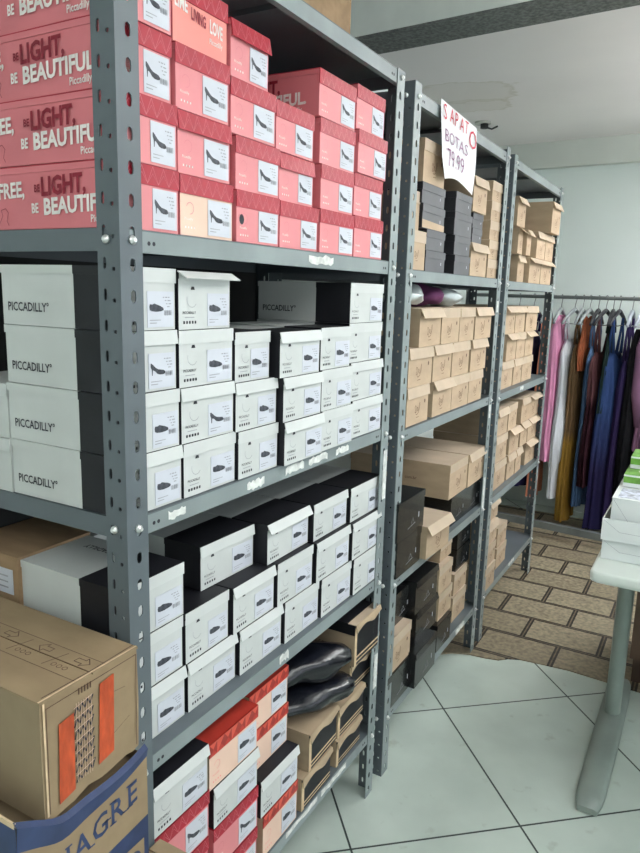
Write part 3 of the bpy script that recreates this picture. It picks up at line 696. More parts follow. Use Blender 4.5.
for i, (a, b_, h) in enumerate(((1.345,1.492,.056),(1.336,1.482,.056),(1.325,1.488,.066),(1.324,1.478,.056))):
    P.append(('grey', a, b_, b0 + (0,.057,.114,.181)[i], h, 2, i+1, {'x': -.008, 'lab': '%s in dark stack below the poster, middle rack' % ('lowest', 'second up', 'third up', 'topmost')[i]}))
P += [('kraft', 1.496, 1.672, b0, .104, 3, 1, {'flap': .35, 'lab': 'bottom right of top bay, middle rack'}), ('grey', 1.494, 1.60, b0+.105, .046, 3, 2, {'lab': 'lower slim one above kraft box, right of poster', 'x': -.015}), ('grey', 1.494, 1.60, b0+.152, .046, 3, 3, {'lab': 'upper slim one under kraft box, right of poster', 'x': -.015}),
      ('kraft', 1.486, 1.628, b0+.199, .106, 3, 4, {'flap': .25, 'lab': 'highest one, right of the poster, middle rack'})]
for i in range(5): P.append(('kraft', 1.684, 1.80, b0+i*.0645, .0635, 4, i+1, {'x': -.012, 'lab': '%s in set-back stack, top bay, middle rack' % ('lowest', 'second up', 'third up', 'fourth up', 'topmost')[i], 'style': 'nohole', 'L': .25}))
stack(adj(P, .990, 1.865), '', 'shoe boxes in the top bay of the middle rack')

b0 = S2['z'][2] + .0165; P = []
rows = [[(1.030,1.196,.12),(1.230,1.398,.5),(1.400,1.565,.1),(1.568,1.718,.1)], [(1.032,1.208,.15),(1.214,1.378,.35),(1.382,1.552,.1),(1.568,1.745,.3)], [(1.094,1.266,.5),(1.270,1.432,.0),(1.434,1.582,.1),(1.592,1.782,.35)]]
for i, R in enumerate(rows):
    for j, (a, b_, fp) in enumerate(R):
        P.append(('kraft', a, b_, b0 + i*.1085, .1075, j+1, i+1, {'flap': fp, 'x': -.010, 'style': rnd.choice(['', '', 'nohole'])}))
stack(adj(P, .990, 1.865), 'second bay, middle rack', 'kraft shoe boxes in the second bay of the middle rack')
z = b0 + 3*.1085 - .001
o = blob('plastic_bag', -.11, 1.17, z+.034, .17, .085, .032, M_SILVER, 5, lump=.25); tag(o, 'silver plastic bag on top of kraft boxes, middle rack', 'bag')
o = blob('cloth_bundle', -.12, 1.36, z+.034, .17, .085, .033, M_PURPLE, 6); tag(o, 'dark purple cloth bundle between two silver bags, middle rack', 'cloth')
o = blob('plastic_bag', -.11, 1.53, z+.032, .16, .07, .031, M_SILVER, 8); tag(o, 'silver bag right of the purple bundle, middle rack', 'bag')

b0 = S2['z'][3] + .0165; P = []
P += [('black', 1.015, 1.200, b0, .106, 1, 1, {'x': .004, 'L': .30, 'lab': 'lower left in third bay, middle rack'}), ('black', 1.012, 1.212, b0+.107, .114, 1, 2, {'x': .006, 'L': .30, 'lab': 'upper left in third bay, middle rack'}),
      ('kraft', 1.262, 1.450, b0, .104, 2, 1, {'flap': .6, 'x': .025, 'L': .30, 'yaw': -.05, 'style': 'nohole', 'lab': 'bent flap, protruding beside the black boxes, middle rack'}),
      ('black', 1.464, 1.632, b0, .106, 3, 1, {'x': -.02, 'lab': 'left one under the big kraft boxes, middle rack'}), ('black', 1.638, 1.815, b0, .106, 4, 1, {'x': -.02, 'lab': 'right one under the big kraft boxes, middle rack'}),
      ('kraft', 1.432, 1.625, b0+.112, .120, 3, 2, {'x': -.012, 'L': .37, 'style': 'side', 'lab': 'large long one, left of two, third bay, middle rack'}), ('kraft', 1.630, 1.822, b0+.112, .122, 4, 2, {'flap': .3, 'x': -.008, 'L': .37, 'lab': 'large long one, right of two, third bay, middle rack'}),
      ('kraft', 1.236, 1.428, b0+.107, .10, 2, 2, {'x': -.10, 'L': .28, 'lab': 'set back on the kraft box with bent flap', 'style': 'nohole'})]
stack(adj(P, .990, 1.865), '', 'shoe boxes in the third bay of the middle rack')

b0 = S2['z'][4] + .0165; P = []
P += [('black', .998, 1.190, b0, .108, 1, 1, {'x': .0, 'lab': 'lowest left in bottom bay, middle rack', 'yaw': 0}), ('kraft', .996, 1.160, b0+.109, .112, 1, 2, {'x': -.004, 'flap': .0, 'lab': 'on black box at left, bottom bay, middle rack'}), ('black', .996, 1.15, b0+.222, .10, 1, 3, {'x': -.03, 'lab': 'behind the post on kraft box, bottom bay'}),
      ('black', 1.214, 1.400, b0, .116, 2, 1, {'x': .02, 'flap': .1, 'lab': 'dusty one leaning out at the bottom, middle rack'}), ('black', 1.196, 1.386, b0+.117, .105, 2, 2, {'x': -.006, 'lab': 'second up in black stack, bottom bay, middle rack', 'flap': .25}),
      ('black', 1.184, 1.372, b0+.223, .108, 2, 3, {'x': -.004, 'flap': .2, 'lab': 'top of black stack, bottom bay, middle rack'}),
      ('black', 1.405, 1.545, b0, .098, 3, 1, {'x': .0, 'lab': 'low one right of the dusty box, middle rack'}), ('kraft', 1.400, 1.534, b0+.15-.051, .096, 3, 2, {'x': -.012, 'lab': 'second up in narrow kraft stack, bottom bay, middle rack'}), ('kraft', 1.388, 1.522, b0+.196, .098, 3, 3, {'x': -.012, 'lab': 'third up in narrow kraft stack, bottom bay, middle rack'}),
      ('kraft', 1.385, 1.50, b0+.295, .07, 3, 4, {'x': -.03, 'lab': 'topmost in narrow kraft stack, bottom bay, middle rack', 'style': 'nohole'}),
      ('kraft', 1.552, 1.700, b0, .098, 4, 1, {'x': -.03, 'lab': 'rightmost at bottom of middle rack'}), ('kraft', 1.552, 1.695, b0+.099, .085, 4, 2, {'x': -.035, 'lab': 'rightmost, second up, bottom of middle rack'}), ('black', 1.56, 1.71, b0+.185, .085, 4, 3, {'x': -.04, 'lab': 'rightmost, third up, bottom bay, middle rack'}), ('black', 1.56, 1.71, b0+.271, .085, 4, 4, {'x': -.04, 'lab': 'rightmost, topmost, bottom bay, middle rack'})]
stack(adj(P, .990, 1.865), '', 'shoe boxes in the bottom bay of the middle rack')

# rack three
b0 = S3['z'][1] + .0165; P = []
P += [('kraft', 2.085, 2.19, b0, .108, 1, 1, {'flap': .3, 'x': -.03, 'lab': 'leftmost at bottom of top bay, farthest rack', 'style': 'nohole'}), ('kraft', 1.95, 2.06, b0, .108, 1, 1, {'x': -.08, 'lab': 'beside the post, bottom of top bay, farthest rack', 'style': 'nohole'}),
      ('kraft', 2.280, 2.478, b0, .104, 2, 1, {'flap': .75, 'x': -.01, 'lab': 'wide flap, left of two in top bay, farthest rack'}), ('kraft', 2.486, 2.700, b0, .104, 3, 1, {'flap': .75, 'x': -.01, 'lab': 'wide flap, right of two in top bay, farthest rack'}),
      ('kraft', 2.375, 2.535, b0+.106, .112, 2, 2, {'flap': .3, 'x': -.01, 'lab': 'left of joined pair, second row, top bay, farthest rack'}), ('kraft', 2.540, 2.702, b0+.106, .112, 3, 2, {'flap': .2, 'x': -.01, 'lab': 'right of joined pair, second row, top bay, farthest rack'}),
      ('kraft', 2.625, 2.800, b0+.222, .130, 3, 3, {'flap': .4, 'x': .02, 'L': .30, 'style': 'side', 'lab': 'largest, topmost at far end of farthest rack'}),
      ('kraft', 2.022, 2.150, b0+.209, .108, 1, 3, {'flap': .5, 'x': -.01, 'lab': 'topmost at left of top bay, farthest rack'}), ('kraft', 2.200, 2.272, b0+.109, .10, 1, 2, {'flap': .6, 'x': -.01, 'lab': 'narrow gaping one in top bay, farthest rack', 'style': 'nohole'}),
      ('kraft', 2.030, 2.180, b0+.109, .099, 1, 2, {'flap': .9, 'x': -.02, 'yaw': .12, 'lab': 'askew with open flap, top bay, farthest rack', 'style': 'nohole'})]
stack(adj(P, 1.942, 2.795), '', 'kraft shoe boxes in the top bay of the farthest rack')
b0 = S3['z'][2] + .0165; P = []
rows = [[(1.962,2.140,.2),(2.150,2.288,.2),(2.292,2.470,.1)], [(2.014,2.164,.75),(2.168,2.308,.2),(2.312,2.458,.8)], [(1.972,2.112,.7),(2.116,2.276,.6),(2.296,2.500,.2)]]
for i, R in enumerate(rows):
    for j, (a, b_, fp) in enumerate(R): P.append(('kraft', a, b_, b0 + i*.111, .110, j+1, i+1, {'flap': fp, 'x': -.030, 'style': rnd.choice(['', 'nohole'])}))
stack(adj(P, 1.942, 2.795), 'second bay, farthest rack', 'kraft shoe boxes in the second bay of the farthest rack')
b0 = S3['z'][3] + .0165; P = []
rows = [[(1.968,2.150,.1),(2.170,2.300,.3),(2.304,2.42,.3),(2.50,2.68,.9)], [(1.972,2.136,.1),(2.182,2.330,.8),(2.366,2.488,.7),(2.51,2.68,.8)], [(1.970,2.122,.3),(2.126,2.276,.0),(2.350,2.500,.2),(2.52,2.70,1.0)]]
for i, R in enumerate(rows):
    for j, (a, b_, fp) in enumerate(R): P.append(('kraft', a, b_, b0 + i*.113, .111, j+1, i+1, {'flap': fp, 'x': -.026, 'yaw': (rnd.random()-.5)*.04, 'style': rnd.choice(['', 'nohole'])}))
stack(adj(P, 1.942, 2.795), 'third bay, farthest rack', 'kraft shoe boxes in the third bay of the farthest rack')
b0 = S3['z'][4] + .0165; P = []
P += [('kraft', 1.955, 2.10, b0, .100, 1, 1, {'x': .0, 'lab': 'front one on the nearly empty bottom shelf, farthest rack'}), ('kraft', 1.955, 2.085, b0+.101, .088, 1, 2, {'x': -.005, 'lab': 'on front box, nearly empty bottom shelf, farthest rack'}),
      ('kraft', 2.112, 2.262, b0, .095, 2, 1, {'x': -.03, 'lab': 'right one on the nearly empty bottom shelf'}), ('kraft', 2.105, 2.25, b0+.096, .090, 2, 2, {'x': -.035, 'lab': 'stacked on the right box, bottom shelf, farthest rack'}),
      ('kraft', 1.95, 2.085, b0+.190, .088, 1, 3, {'x': -.01, 'flap': .3, 'lab': 'third up by the post, bottom bay, farthest rack'}), ('kraft', 1.95, 2.08, b0+.279, .085, 1, 4, {'x': -.02, 'flap': .4, 'lab': 'highest by the post, bottom bay, farthest rack'})]
stack(adj(P, 1.942, 2.795), '', 'kraft shoe boxes in the bottom bay of the farthest rack')

# ------------------------------------------------------------------ poster
r = MB()
PA, PB = 9, 14
def pf(a, b):       # a across 0..1, b down 0..1
    y = 1.160 + .31*a + (.02*b - .08*b*(1-b))*(1-a) - .02*b*a; z = 1.905 - .012*a - (.200 - .004*a)*b + (.018*b*b*math.sin(a*PI) if b > 0 else 0) 
    x = .0012 + .012*math.sin(b*2.4)*(.6+.4*math.cos(a*5)) + .012*max(0, b-.72)*(1-a)*2
    return (x, y, z)
for i in range(PA):
    for j in range(PB):
        r.poly([pf(i/PA, j/PB), pf(i/PA, (j+1)/PB), pf((i+1)/PA, (j+1)/PB), pf((i+1)/PA, j/PB)], M_PAPER, True)
def pt_(a0, b0_, sl=0.0): return lambda a, b: tuple(Vector(pf(a0+a, b0_-b+sl*a)) + Vector((.0022, 0, 0)))
for ch, a0, b0_, sz in (('S',.05,.24,.26),('A',.21,.22,.24),('P',.36,.22,.24),('A',.50,.22,.24),('T',.64,.20,.22),('O',.78,.36,.34)):
    r.text(ch, pt_(a0, b0_), sz*1.15, M_REDPEN, -.004, xs=.70)
r.text('BOTAS', pt_(.08, .52), .24, M_PURPEN, -.01, xs=.95)
r.text('79,99', pt_(.14, .84), .36, M_PURPEN, -.01, xs=.72)
r.text('"', pt_(.10, .72), .16, M_PURPEN, -.01)
tag(r.build('poster'), 'white paper poster hand-lettered in red marker hanging from the middle rack', 'poster')

# ------------------------------------------------------------------ foreground cartons
# upper carton with orange tape
X0, X1, Y0, Y1, Z0, Z1 = -.46, .026, -.183, -.014, .716, .880
rt = empty('cardboard_box', ((X0+X1)/2, (Y0+Y1)/2, Z0)); tag(rt, 'worn brown cardboard box with two orange tape strips, in front of nearest rack', 'cardboard box')
hx, hy, h = (X1-X0)/2, (Y1-Y0)/2, Z1-Z0
CARD = mat('worn_brown_card', (.31, .225, .135), .75, .10, 7, (1.5, 2.5, 2.5), bump=.25, spec=.2)
CARDS = mat('dull_brown_card', (.32, .24, .15), .8, .10, 6, (2, 2, 1.5), bump=.2, spec=.2)
mb = MB(); n = 14
def bottom(a, s):   # uneven crushed lower edge; a 0..1 along the side
    return -.012 + .010*math.sin(a*5+s) - .012*(1-a) + .004*math.sin(a*17+s)
loop = []
for i in range(n): loop.append((hx, -hy + 2*hy*i/n, -.012 + .016*(i/n)**.6 + .003*math.sin(i*1.3)))
for i in range(n): loop.append((hx-2*hx*i/n, hy, .004))
for i in range(n): loop.append((-hx, hy-2*hy*i/n, .004 - .012*i/n))
for i in range(n): loop.append((-hx+2*hx*i/n, -hy, -.008 - .004*i/n))
N = len(loop); bt = [mb.pt(p) for p in loop]; md = [mb.pt((p[0]*1.004, p[1]*1.012, h*.5)) for p in loop]; tp = [mb.pt((p[0], p[1], h-.003+.0015*math.sin(i*.8))) for i, p in enumerate(loop)]
for i in range(N):
    j = (i+1) % N; mm = CARD if (i < n) else CARDS
    mb.face((bt[i],bt[j],md[j],md[i]), mm); mb.face((md[i],md[j],tp[j],tp[i]), mm)
mb.face(tp, CARD); mb.face(bt[::-1], CARD)
F = lambda a, b: (hx+.0022, a, b)
mb.stroke([(-hy+.007,.002),(-hy+.008,h-.012),(hy-.004,h-.010),(hy-.006,.01)], .0012, M_BROWNINK, F)
mb.stroke([(-hy+.004,.0),(-hy+.0045,h-.004)], .003, M_KRAFT_EDGE, F)
mb.stroke([(hy*.1+.01,.12),(hy*.1+.05,.115)], .0006, M_BROWNINK, F); mb.stroke([(hy*.3,.05),(hy*.3+.04,.065)], .0006, M_BROWNINK, F)
mb.build('body', rt)
mb = MB()       # lid flaps meeting along the middle, with printing and clear tape lines
mb.box(-hx-.001, hx+.002, -hy-.001, -.0012, h-.003, h, CARD); mb.box(-hx-.001, hx+.002, .0012, hy+.001, h-.003, h, CARD)
T = lambda a, b: (a, b, h+.0006)
for yy in (-.027, .026): mb.stroke([(-hx,yy),(hx,yy)], .0011, M_BROWNINK, T)
mb.stroke([(-hx,-.0),(hx,.0)], .0008, M_BROWNINK, T)
def arrow(cx, cy, s, d): mb.stroke([(cx+d*x*s, cy+y*s) for x, y in ((-1,-.35),(.1,-.35),(.1,-.8),(1,0),(.1,.8),(.1,.35),(-1,.35),(-1,-.35))], .0014, M_BROWNINK, T)
for k in range(6):
    xx = hx-.03 - k*.075
    arrow(xx, .012 if k % 2 else .013, .013, -1 if k % 2 else 1)
    for q in range(3): mb.stroke(arc(xx-.030+q*.011, -.012, .0038, 0, 2*PI, 8), .0010, M_BROWNINK, T)
    mb.stroke([(xx-.045,-.02),(xx-.035,.018)], .0014, M_BROWNINK, T)
mb.stroke([(hx-.001,-hy),(hx-.001,hy)], .003, M_KRAFT_EDGE, T); mb.stroke([(hx-.006,-hy*.9),(hx-.004,-.0),(hx-.007,hy)], .0016, M_BROWNINK, T)
mb.build('top_flap', rt)
for (a0, a1, zb, zt, sk) in ((-hy+.022, -hy+.048, .006, h-.044, .004), (-hy+.090, -hy+.118, .022, h-.022, .006)):
    mb = MB(); mb.slab([(hx+.0024,a0,zb),(hx+.0024,a1,zb+.006),(hx+.0024,a1+sk*.6,zt+.004),(hx+.0024,a0+sk,zt)], (.0006,0,0), M_TAPE); mb.build('orange_tape', rt)
mb = MB(); rr = random.Random(4)     # marker scribble between the tapes
for k in range(7):
    zz = .022 + k*.0165
    pts = [(-hy+.051+i*.0046, zz + i*.0011 + (.0065 if i % 2 else -.003)*(.6+rr.random()*.7)) for i in range(8)]
    mb.stroke(pts, .0024, M_INK, lambda a, b: (hx+.0026, a, b))
    mb.stroke([(-hy+.051,zz+.008),(-hy+.082,zz+.014)], .0007, M_CREAM, lambda a, b: (hx+.0028, a, b)); mb.stroke([(-hy+.053+k*.0042,.02),(-hy+.055+k*.0042,.135)], .0005, M_CREAM, lambda a, b: (hx+.0028, a, b))
for q in range(5): mb.stroke([(-hy+.06+q*.005,h-.018),(-hy+.06+q*.005,h-.010)], .0022, M_BROWNINK, lambda a, b: (hx+.0026, a, b))
mb.build('scribbled_label', rt)

# lower carton, blue printed, VINAGRE
X0, X1, Y0, Y1, Z0, Z1 = -.47, .034, -.232, -.006, .42, .705
rv_ = empty('cardboard_box', ((X0+X1)/2, (Y0+Y1)/2, Z0)); tag(rv_, 'blue and brown printed cardboard box, crushed on top, under the taped box', 'cardboard box')
hx, hy, h = (X1-X0)/2, (Y1-Y0)/2, Z1-Z0
mb = MB(); K = 20
def topz(a):        # sagging top edge, a 0..1 along +y on the front
    return h + .046*(1-a)**3 - .004 - .010*math.exp(-((a-.3)/.14)**2) + .018*a**4
for i in range(K):
    a, b_ = i/K, (i+1)/K; ya, yb = -hy+2*hy*a, -hy+2*hy*b_
    za, zb = topz(a), topz(b_)
    bd = lambda q, z: z - .020 - .022*(1-q)**1.2
    lo = lambda q: h-.125 + .02*q
    mb.poly([(hx,ya,0),(hx,yb,0),(hx,yb,lo(b_)),(hx,ya,lo(a))], M_BLUEPRINT)
    mb.poly([(hx,ya,lo(a)),(hx,yb,lo(b_)),(hx,yb,bd(b_,zb)),(hx,ya,bd(a,za))], CARD)
    mb.poly([(hx,ya,bd(a,za)),(hx,yb,bd(b_,zb)),(hx+.003,yb,zb-.006),(hx+.003,ya,za-.006)], M_BLUEPRINT)
    mb.poly([(hx+.003,ya,za-.006),(hx+.003,yb,zb-.006),(hx-.004,yb,zb),(hx-.004,ya,za)], M_BLUEPRINT)
    mb.poly([(hx-.004,ya,za),(hx-.004,yb,zb),(hx-.02,yb,h-.022),(hx-.02,ya,h-.022)], CARD)
z1 = topz(0)
mb.poly([(-hx,-hy,0),(hx,-hy,0),(hx,-hy,z1-.006),(-hx,-hy,z1-.02)], M_BLUEPRINT)
mb.poly([(-hx,hy,0),(hx,hy,0),(hx,hy,h-.004),(-hx,hy,h-.004)], CARD); mb.poly([(-hx,-hy,0),(-hx,hy,0),(-hx,hy,h-.004),(-hx,-hy,h-.004)], CARD)
mb.poly([(-hx,-hy,h-.022),(hx,-hy,h-.022),(hx,hy,h-.022),(-hx,hy,h-.022)], CARD); mb.poly([(-hx,-hy,0),(-hx,hy,0),(hx,hy,0),(hx,-hy,0)], CARD)
mb.slab([(hx-.002,-hy-.0005,z1-.009),(hx-.002,-hy-.0005,z1-.002),(-hx,-hy-.0005,z1+.002),(-hx,-hy-.0005,z1-.012)], (0,.003,0), M_KRAFT_EDGE)
F = lambda a, b: (hx+.0006, a, b)
# VINAGRE with small serifs
xx = -hy - .006; zz = h-.096
for ch, wd in (('V',.036),('I',.018),('N',.036),('A',.034),('G',.035),('R',.033),('E',.03)):
    sz = .050
    mb.text(ch, lambda a, b, xx=xx: F(xx+a, zz+b+(xx+a+hy)*.16), sz, M_BLUEPRINT, .012, xs=.86 if ch != 'N' else .92)
    fx = {'V': [(.0,1),(.75,1)], 'I': [(.04,0),(.04,1)], 'N': [(.02,0),(.02,1),(.62,0),(.62,1)], 'A': [(.0,0),(.68,0)], 'G': [(.60,.42)], 'R': [(.02,0),(.02,1),(.6,0)], 'E': [(.02,0),(.02,1)]}[ch]
    for (sx, sv) in fx:
        c0 = xx + sx*sz*.86; zq = zz + sv*sz*.70 + (c0+hy)*.16
        mb.poly([F(c0-.004, zq-.0012), F(c0+.008, zq-.0012), F(c0+.008, zq+.0012), F(c0-.004, zq+.0012)], M_BLUEPRINT)
    xx += wd
# umbrella pictogram on a pale panel
yc, zc = hy-.032, h-.163
mb.poly([F(yc-.024,zc-.03),F(yc+.022,zc-.03),F(yc+.022,zc+.024),F(yc-.024,zc+.024)], CARD)
G_ = lambda a, b: (hx+.0012, a, b)
mb.poly([G_(a, b) for a, b in arc(yc, zc, .014, 0, PI, 10)], M_BLUEPRINT); mb.stroke([(yc,zc),(yc,zc-.018),(yc+.005,zc-.021)], .002, M_BLUEPRINT, G_)
mb.build('body', rv_)
# supports under the printed box and the small carton behind it
carton('cardboard_box', -.45, .03, -.225, -.012, .0, .419, 'plain brown cardboard box on the floor beneath the blue printed box', CARDS)
r_, a_, b__, c_ = carton('cardboard_box', .004+.0, .15, -.0035, .05, .0, .50, 'small tall brown cardboard box between blue printed box and rack', CARDS)
r_.location.x = .078
carton('cardboard_box', -.80+.03, -.485, -.23, -.006, .0, .699, 'brown cardboard box standing on floor left of the blue printed box', CARDS)

# ------------------------------------------------------------------ table with trays
tb = empty('desk', (.49, 1.13, 0)); tag(tb, 'pale laminate desk with grey steel foot at the right edge', 'desk')
mb = MB(); TL, TW, TZ, R = 1.15, .80, .705, .022
out = []
for (cx, cy, a0) in ((R, R, PI), (TL-R, R, 1.5*PI), (TL-R, TW-R, 0), (R, TW-R, .5*PI)):
    for i in range(6): a = a0 + PI/2*i/5; out.append((cx+R*math.cos(a), cy+R*math.sin(a)))
prof = [(-.007,-.030),(-.001,-.026),(0,-.018),(0,-.006),(-.002,-.001),(-.006,0)]
rings = []
cxm, cym = TL/2, TW/2
for (ins, dz) in prof:
    rings.append([mb.pt((cxm+(x-cxm)*(1+ins/cxm), cym+(y-cym)*(1+ins/cym), TZ+dz)) for x, y in out])
for i in range(len(rings)-1):
    for k in range(len(out)): j = (k+1) % len(out); mb.face((rings[i][k],rings[i][j],rings[i+1][j],rings[i+1][k]), M_TABLE, True)
mb.face(rings[-1], M_TABLE); mb.face(rings[0][::-1], M_TABLE); mb.build('tabletop', tb)
for lx in (.057, TL-.08):
    mb = MB(); n = 14; r0, r1_ = [], []
    for k in range(n):
        a = 2*PI*k/n; r0.append(mb.pt((lx+.025*math.cos(a), .505+.032*math.sin(a), .045))); r1_.append(mb.pt((lx+.025*math.cos(a), .505+.032*math.sin(a), TZ-.031)))
    for k in range(n): j = (k+1) % n; mb.face((r0[k],r0[j],r1_[j],r1_[k]), M_TABLE_METAL, True)
    mb.build('leg', tb)
    mb = MB(); secs = []                 # tapered foot bar with rounded ends
    for i in range(17):
        t = i/16; y = .015 + .77*t; e = (.70, .93, 1)[min(2, min(i, 16-i))]
        hw = .040*e*(1-.1*abs(t-.5)); hh = .030 + .018*(1-abs(t-.6)*1.6)
        if min(i, 16-i) == 0: hh *= .7
        secs.append([mb.pt((lx+dx*hw, y, z)) for dx, z in ((-1,.004),(-1,hh*.75),(-.7,hh),(.7,hh),(1,hh*.75),(1,.004))])
    for i in range(16):
        for k in range(6): j = (k+1) % 6; mb.face((secs[i][k],secs[i+1][k],secs[i+1][j],secs[i][j]), M_TABLE_METAL, True)
    mb.face(secs[0], M_TABLE_METAL); mb.face(secs[-1][::-1], M_TABLE_METAL)
    mb.build('foot', tb)
    for yy in (.05, .74): mb = MB(); mb.cyl((lx,yy,0), (0,0,1), .018, .0055, M_INK); mb.build('glide', tb)
mb = MB(); mb.box(.09, TL-.11, .50, .518, .25, TZ-.031, mat('brown_panel', (.10,.055,.035), .6, .2, 8)); mb.build('modesty_panel', tb)

def tray(x0, x1, y0, y1, z0, z1, label, closed=False):
    r = empty('card_tray', ((x0+x1)/2, (y0+y1)/2, z0)); tag(r, label, 'box' if closed else 'tray', 'white card trays on the desk')
    hx, hy, h = (x1-x0)/2, (y1-y0)/2, z1-z0; t = .003; m = M_WHITEPLAST
    mb = MB(); mb.box(-hx, hx, -hy, hy, 0, t, m)
    mb.box(-hx, hx, -hy, -hy+t, t, h, m); mb.box(-hx, hx, hy-t, hy, t, h, m); mb.box(-hx, -hx+t, -hy+t, hy-t, t, h, m); mb.box(hx-t, hx, -hy+t, hy-t, t, h, m)
    mb.stroke([(-hx+.004,h-.004),(-hx+.045,h*.45),(hx-.05,h*.42)], .0008, M_INKG, lambda a, b: (a, -hy-.0005, b))
    mb.build('tray_body', r)
    if closed:
        mb = MB(); mb.box(-hx-.001, hx+.001, -hy-.001, hy+.001, h, h+.002, m); mb.build('lid', r)
        mb = MB(); mb.box(-hx+.012, hx-.012, -hy+.012, -hy+.115, h+.002, h+.0028, M_LID_PRINT)
        mb.build('printed_label', r)
    return r
tray(.501, .86, 1.245, 1.60, TZ+.001, TZ+.055, 'lowest white card tray lying directly on the pale desk')
tray(.497, .865, 1.235, 1.61, TZ+.057, TZ+.116, 'open white card tray with folded corner, second on the desk')
tray(.514, .84, 1.252, 1.59, TZ+.061, TZ+.170, 'white box with patterned label, sitting in the open tray', True)
for k, (x0, y0, dz, lb) in enumerate(((.524, 1.385, 0, 'lower lime green printed packet on the white labelled box'), (.530, 1.47, 1, 'upper lime green printed packet, farther back on the pile'))):
    r = empty('green_packet', (x0+.15, y0+.07, TZ+.1735+dz*.0365)); tag(r, lb, 'packet', 'green packets on the desk')
    mb = MB(); mb.box(-.15, .15, -.07, .07-dz*.02, 0, .035, M_WHITEPLAST, top=M_GREEN)
    mb.poly([(-.15,-.0706,.012),(.15,-.0706,.012),(.15,-.0706,.030),(-.15,-.0706,.030)], M_GREEN)
    mb.build('packet_body', r)
    mb = MB(); mb.text('VIP', lambda a, b: (-.13+a, -.055+b, .0358), .075, M_TXTW, .03, xs=1.0, slant=.2); mb.build('lettering', r)
carton('cardboard_box', .575, 1.0, 1.95, 2.3, .0045, .60, 'dark brown cardboard box standing behind the desk leg', mat('very_dark_brown_card', (.085,.05,.035), .7, .2, 8))

# ------------------------------------------------------------------ clothes rail and garments
RY, RZ = 3.70, 1.405; RA = -.11
M_RAIL = mat('grey_rail_steel', (.20, .22, .22), .35, .15, 9, metal=.3)
rail = empty('clothes_rail', (0, RY, 0), RA); tag(rail, 'long grey steel clothes rail standing against the far wall', 'clothes rail')
mb = MB(); mb.tube([(-.72,0,RZ),(1.5,0,RZ)], .011, M_RAIL, 10); mb.build('hanging_pole', rail)
mb = MB(); mb.box(-.72, 1.5, -.33, -.30, .06, .10, M_RAIL); mb.build('base_bar', rail)
for xx in (-.73, 1.51):
    mb = MB(); mb.box(xx-.012, xx+.012, -.015, .015, .02, RZ, M_RAIL); mb.build('upright', rail)
    mb = MB(); mb.box(xx-.009, xx+.009, -.34, .13, .004, .07, M_RAIL); mb.build('foot', rail)

def hanger(x, yaw, m, label, hz=.0):
    th = RA + PI/2 + yaw
    px = x; py = RY + math.tan(RA)*x
    r = empty('clothes_hanger', (px, py, RZ), th); tag(r, label, 'clothes hanger', 'hangers on the clothes rail')
    mb = MB(); pts = [(0, .018*math.cos(a), .000+.018*math.sin(a)) for a in [PI*.05*i for i in range(0, 22)]]
    hook = [(-.018,0,-.008)] + [(-.018*math.cos(PI*i/10), 0, .0155*math.sin(PI*i/10)) for i in range(11)] + [(.018,0,-.012),(.006,0,-.035),(0,0,-.055),(0,0,-.075)]
    mb.tube(hook, .0026, M_RAIL, 6); mb.build('hook', r)
    mb = MB()
    for s in (-1, 1):
        mb.tube([(0,0,-.070),(s*.03,0,-.080),(s*.09,0,-.105),(s*.165,0,-.150)], [.012,.012,.010,.008], m, 8)
    mb.tube([(-.16,0,-.150),(0,0,-.156),(.16,0,-.150)], .003, m, 6); mb.build('shoulders', r)
    return px, py, th

def cloth(name, col, rough=.85, var=.15):
    if max(col) < .5: col = tuple(c*.68 for c in col)
    return mat(name, col, rough, var, 30, (1, 1, .15), bump=.3, spec=.2)
def fade_cloth(name, c1, c2, z0, z1):
    m = cloth(name, c1); nt = m.node_tree; b = nt.nodes['Principled BSDF']; tc = nt.nodes['Texture Coordinate']
    sp = nt.nodes.new('ShaderNodeSeparateXYZ'); nt.links.new(tc.outputs['Object'], sp.inputs[0])
    mr = nt.nodes.new('ShaderNodeMapRange'); mr.inputs[1].default_value = z0; mr.inputs[2].default_value = z1; nt.links.new(sp.outputs[2], mr.inputs[0])
    mx = nt.nodes.new('ShaderNodeMix'); mx.data_type = 'RGBA'; nt.links.new(mr.outputs[0], mx.inputs[0])
    nt.links.new(b.inputs['Base Color'].links[0].from_socket, mx.inputs[7]); mx.inputs[6].default_value = (*c2, 1)
    nt.links.new(mx.outputs[2], b.inputs['Base Color']); return m
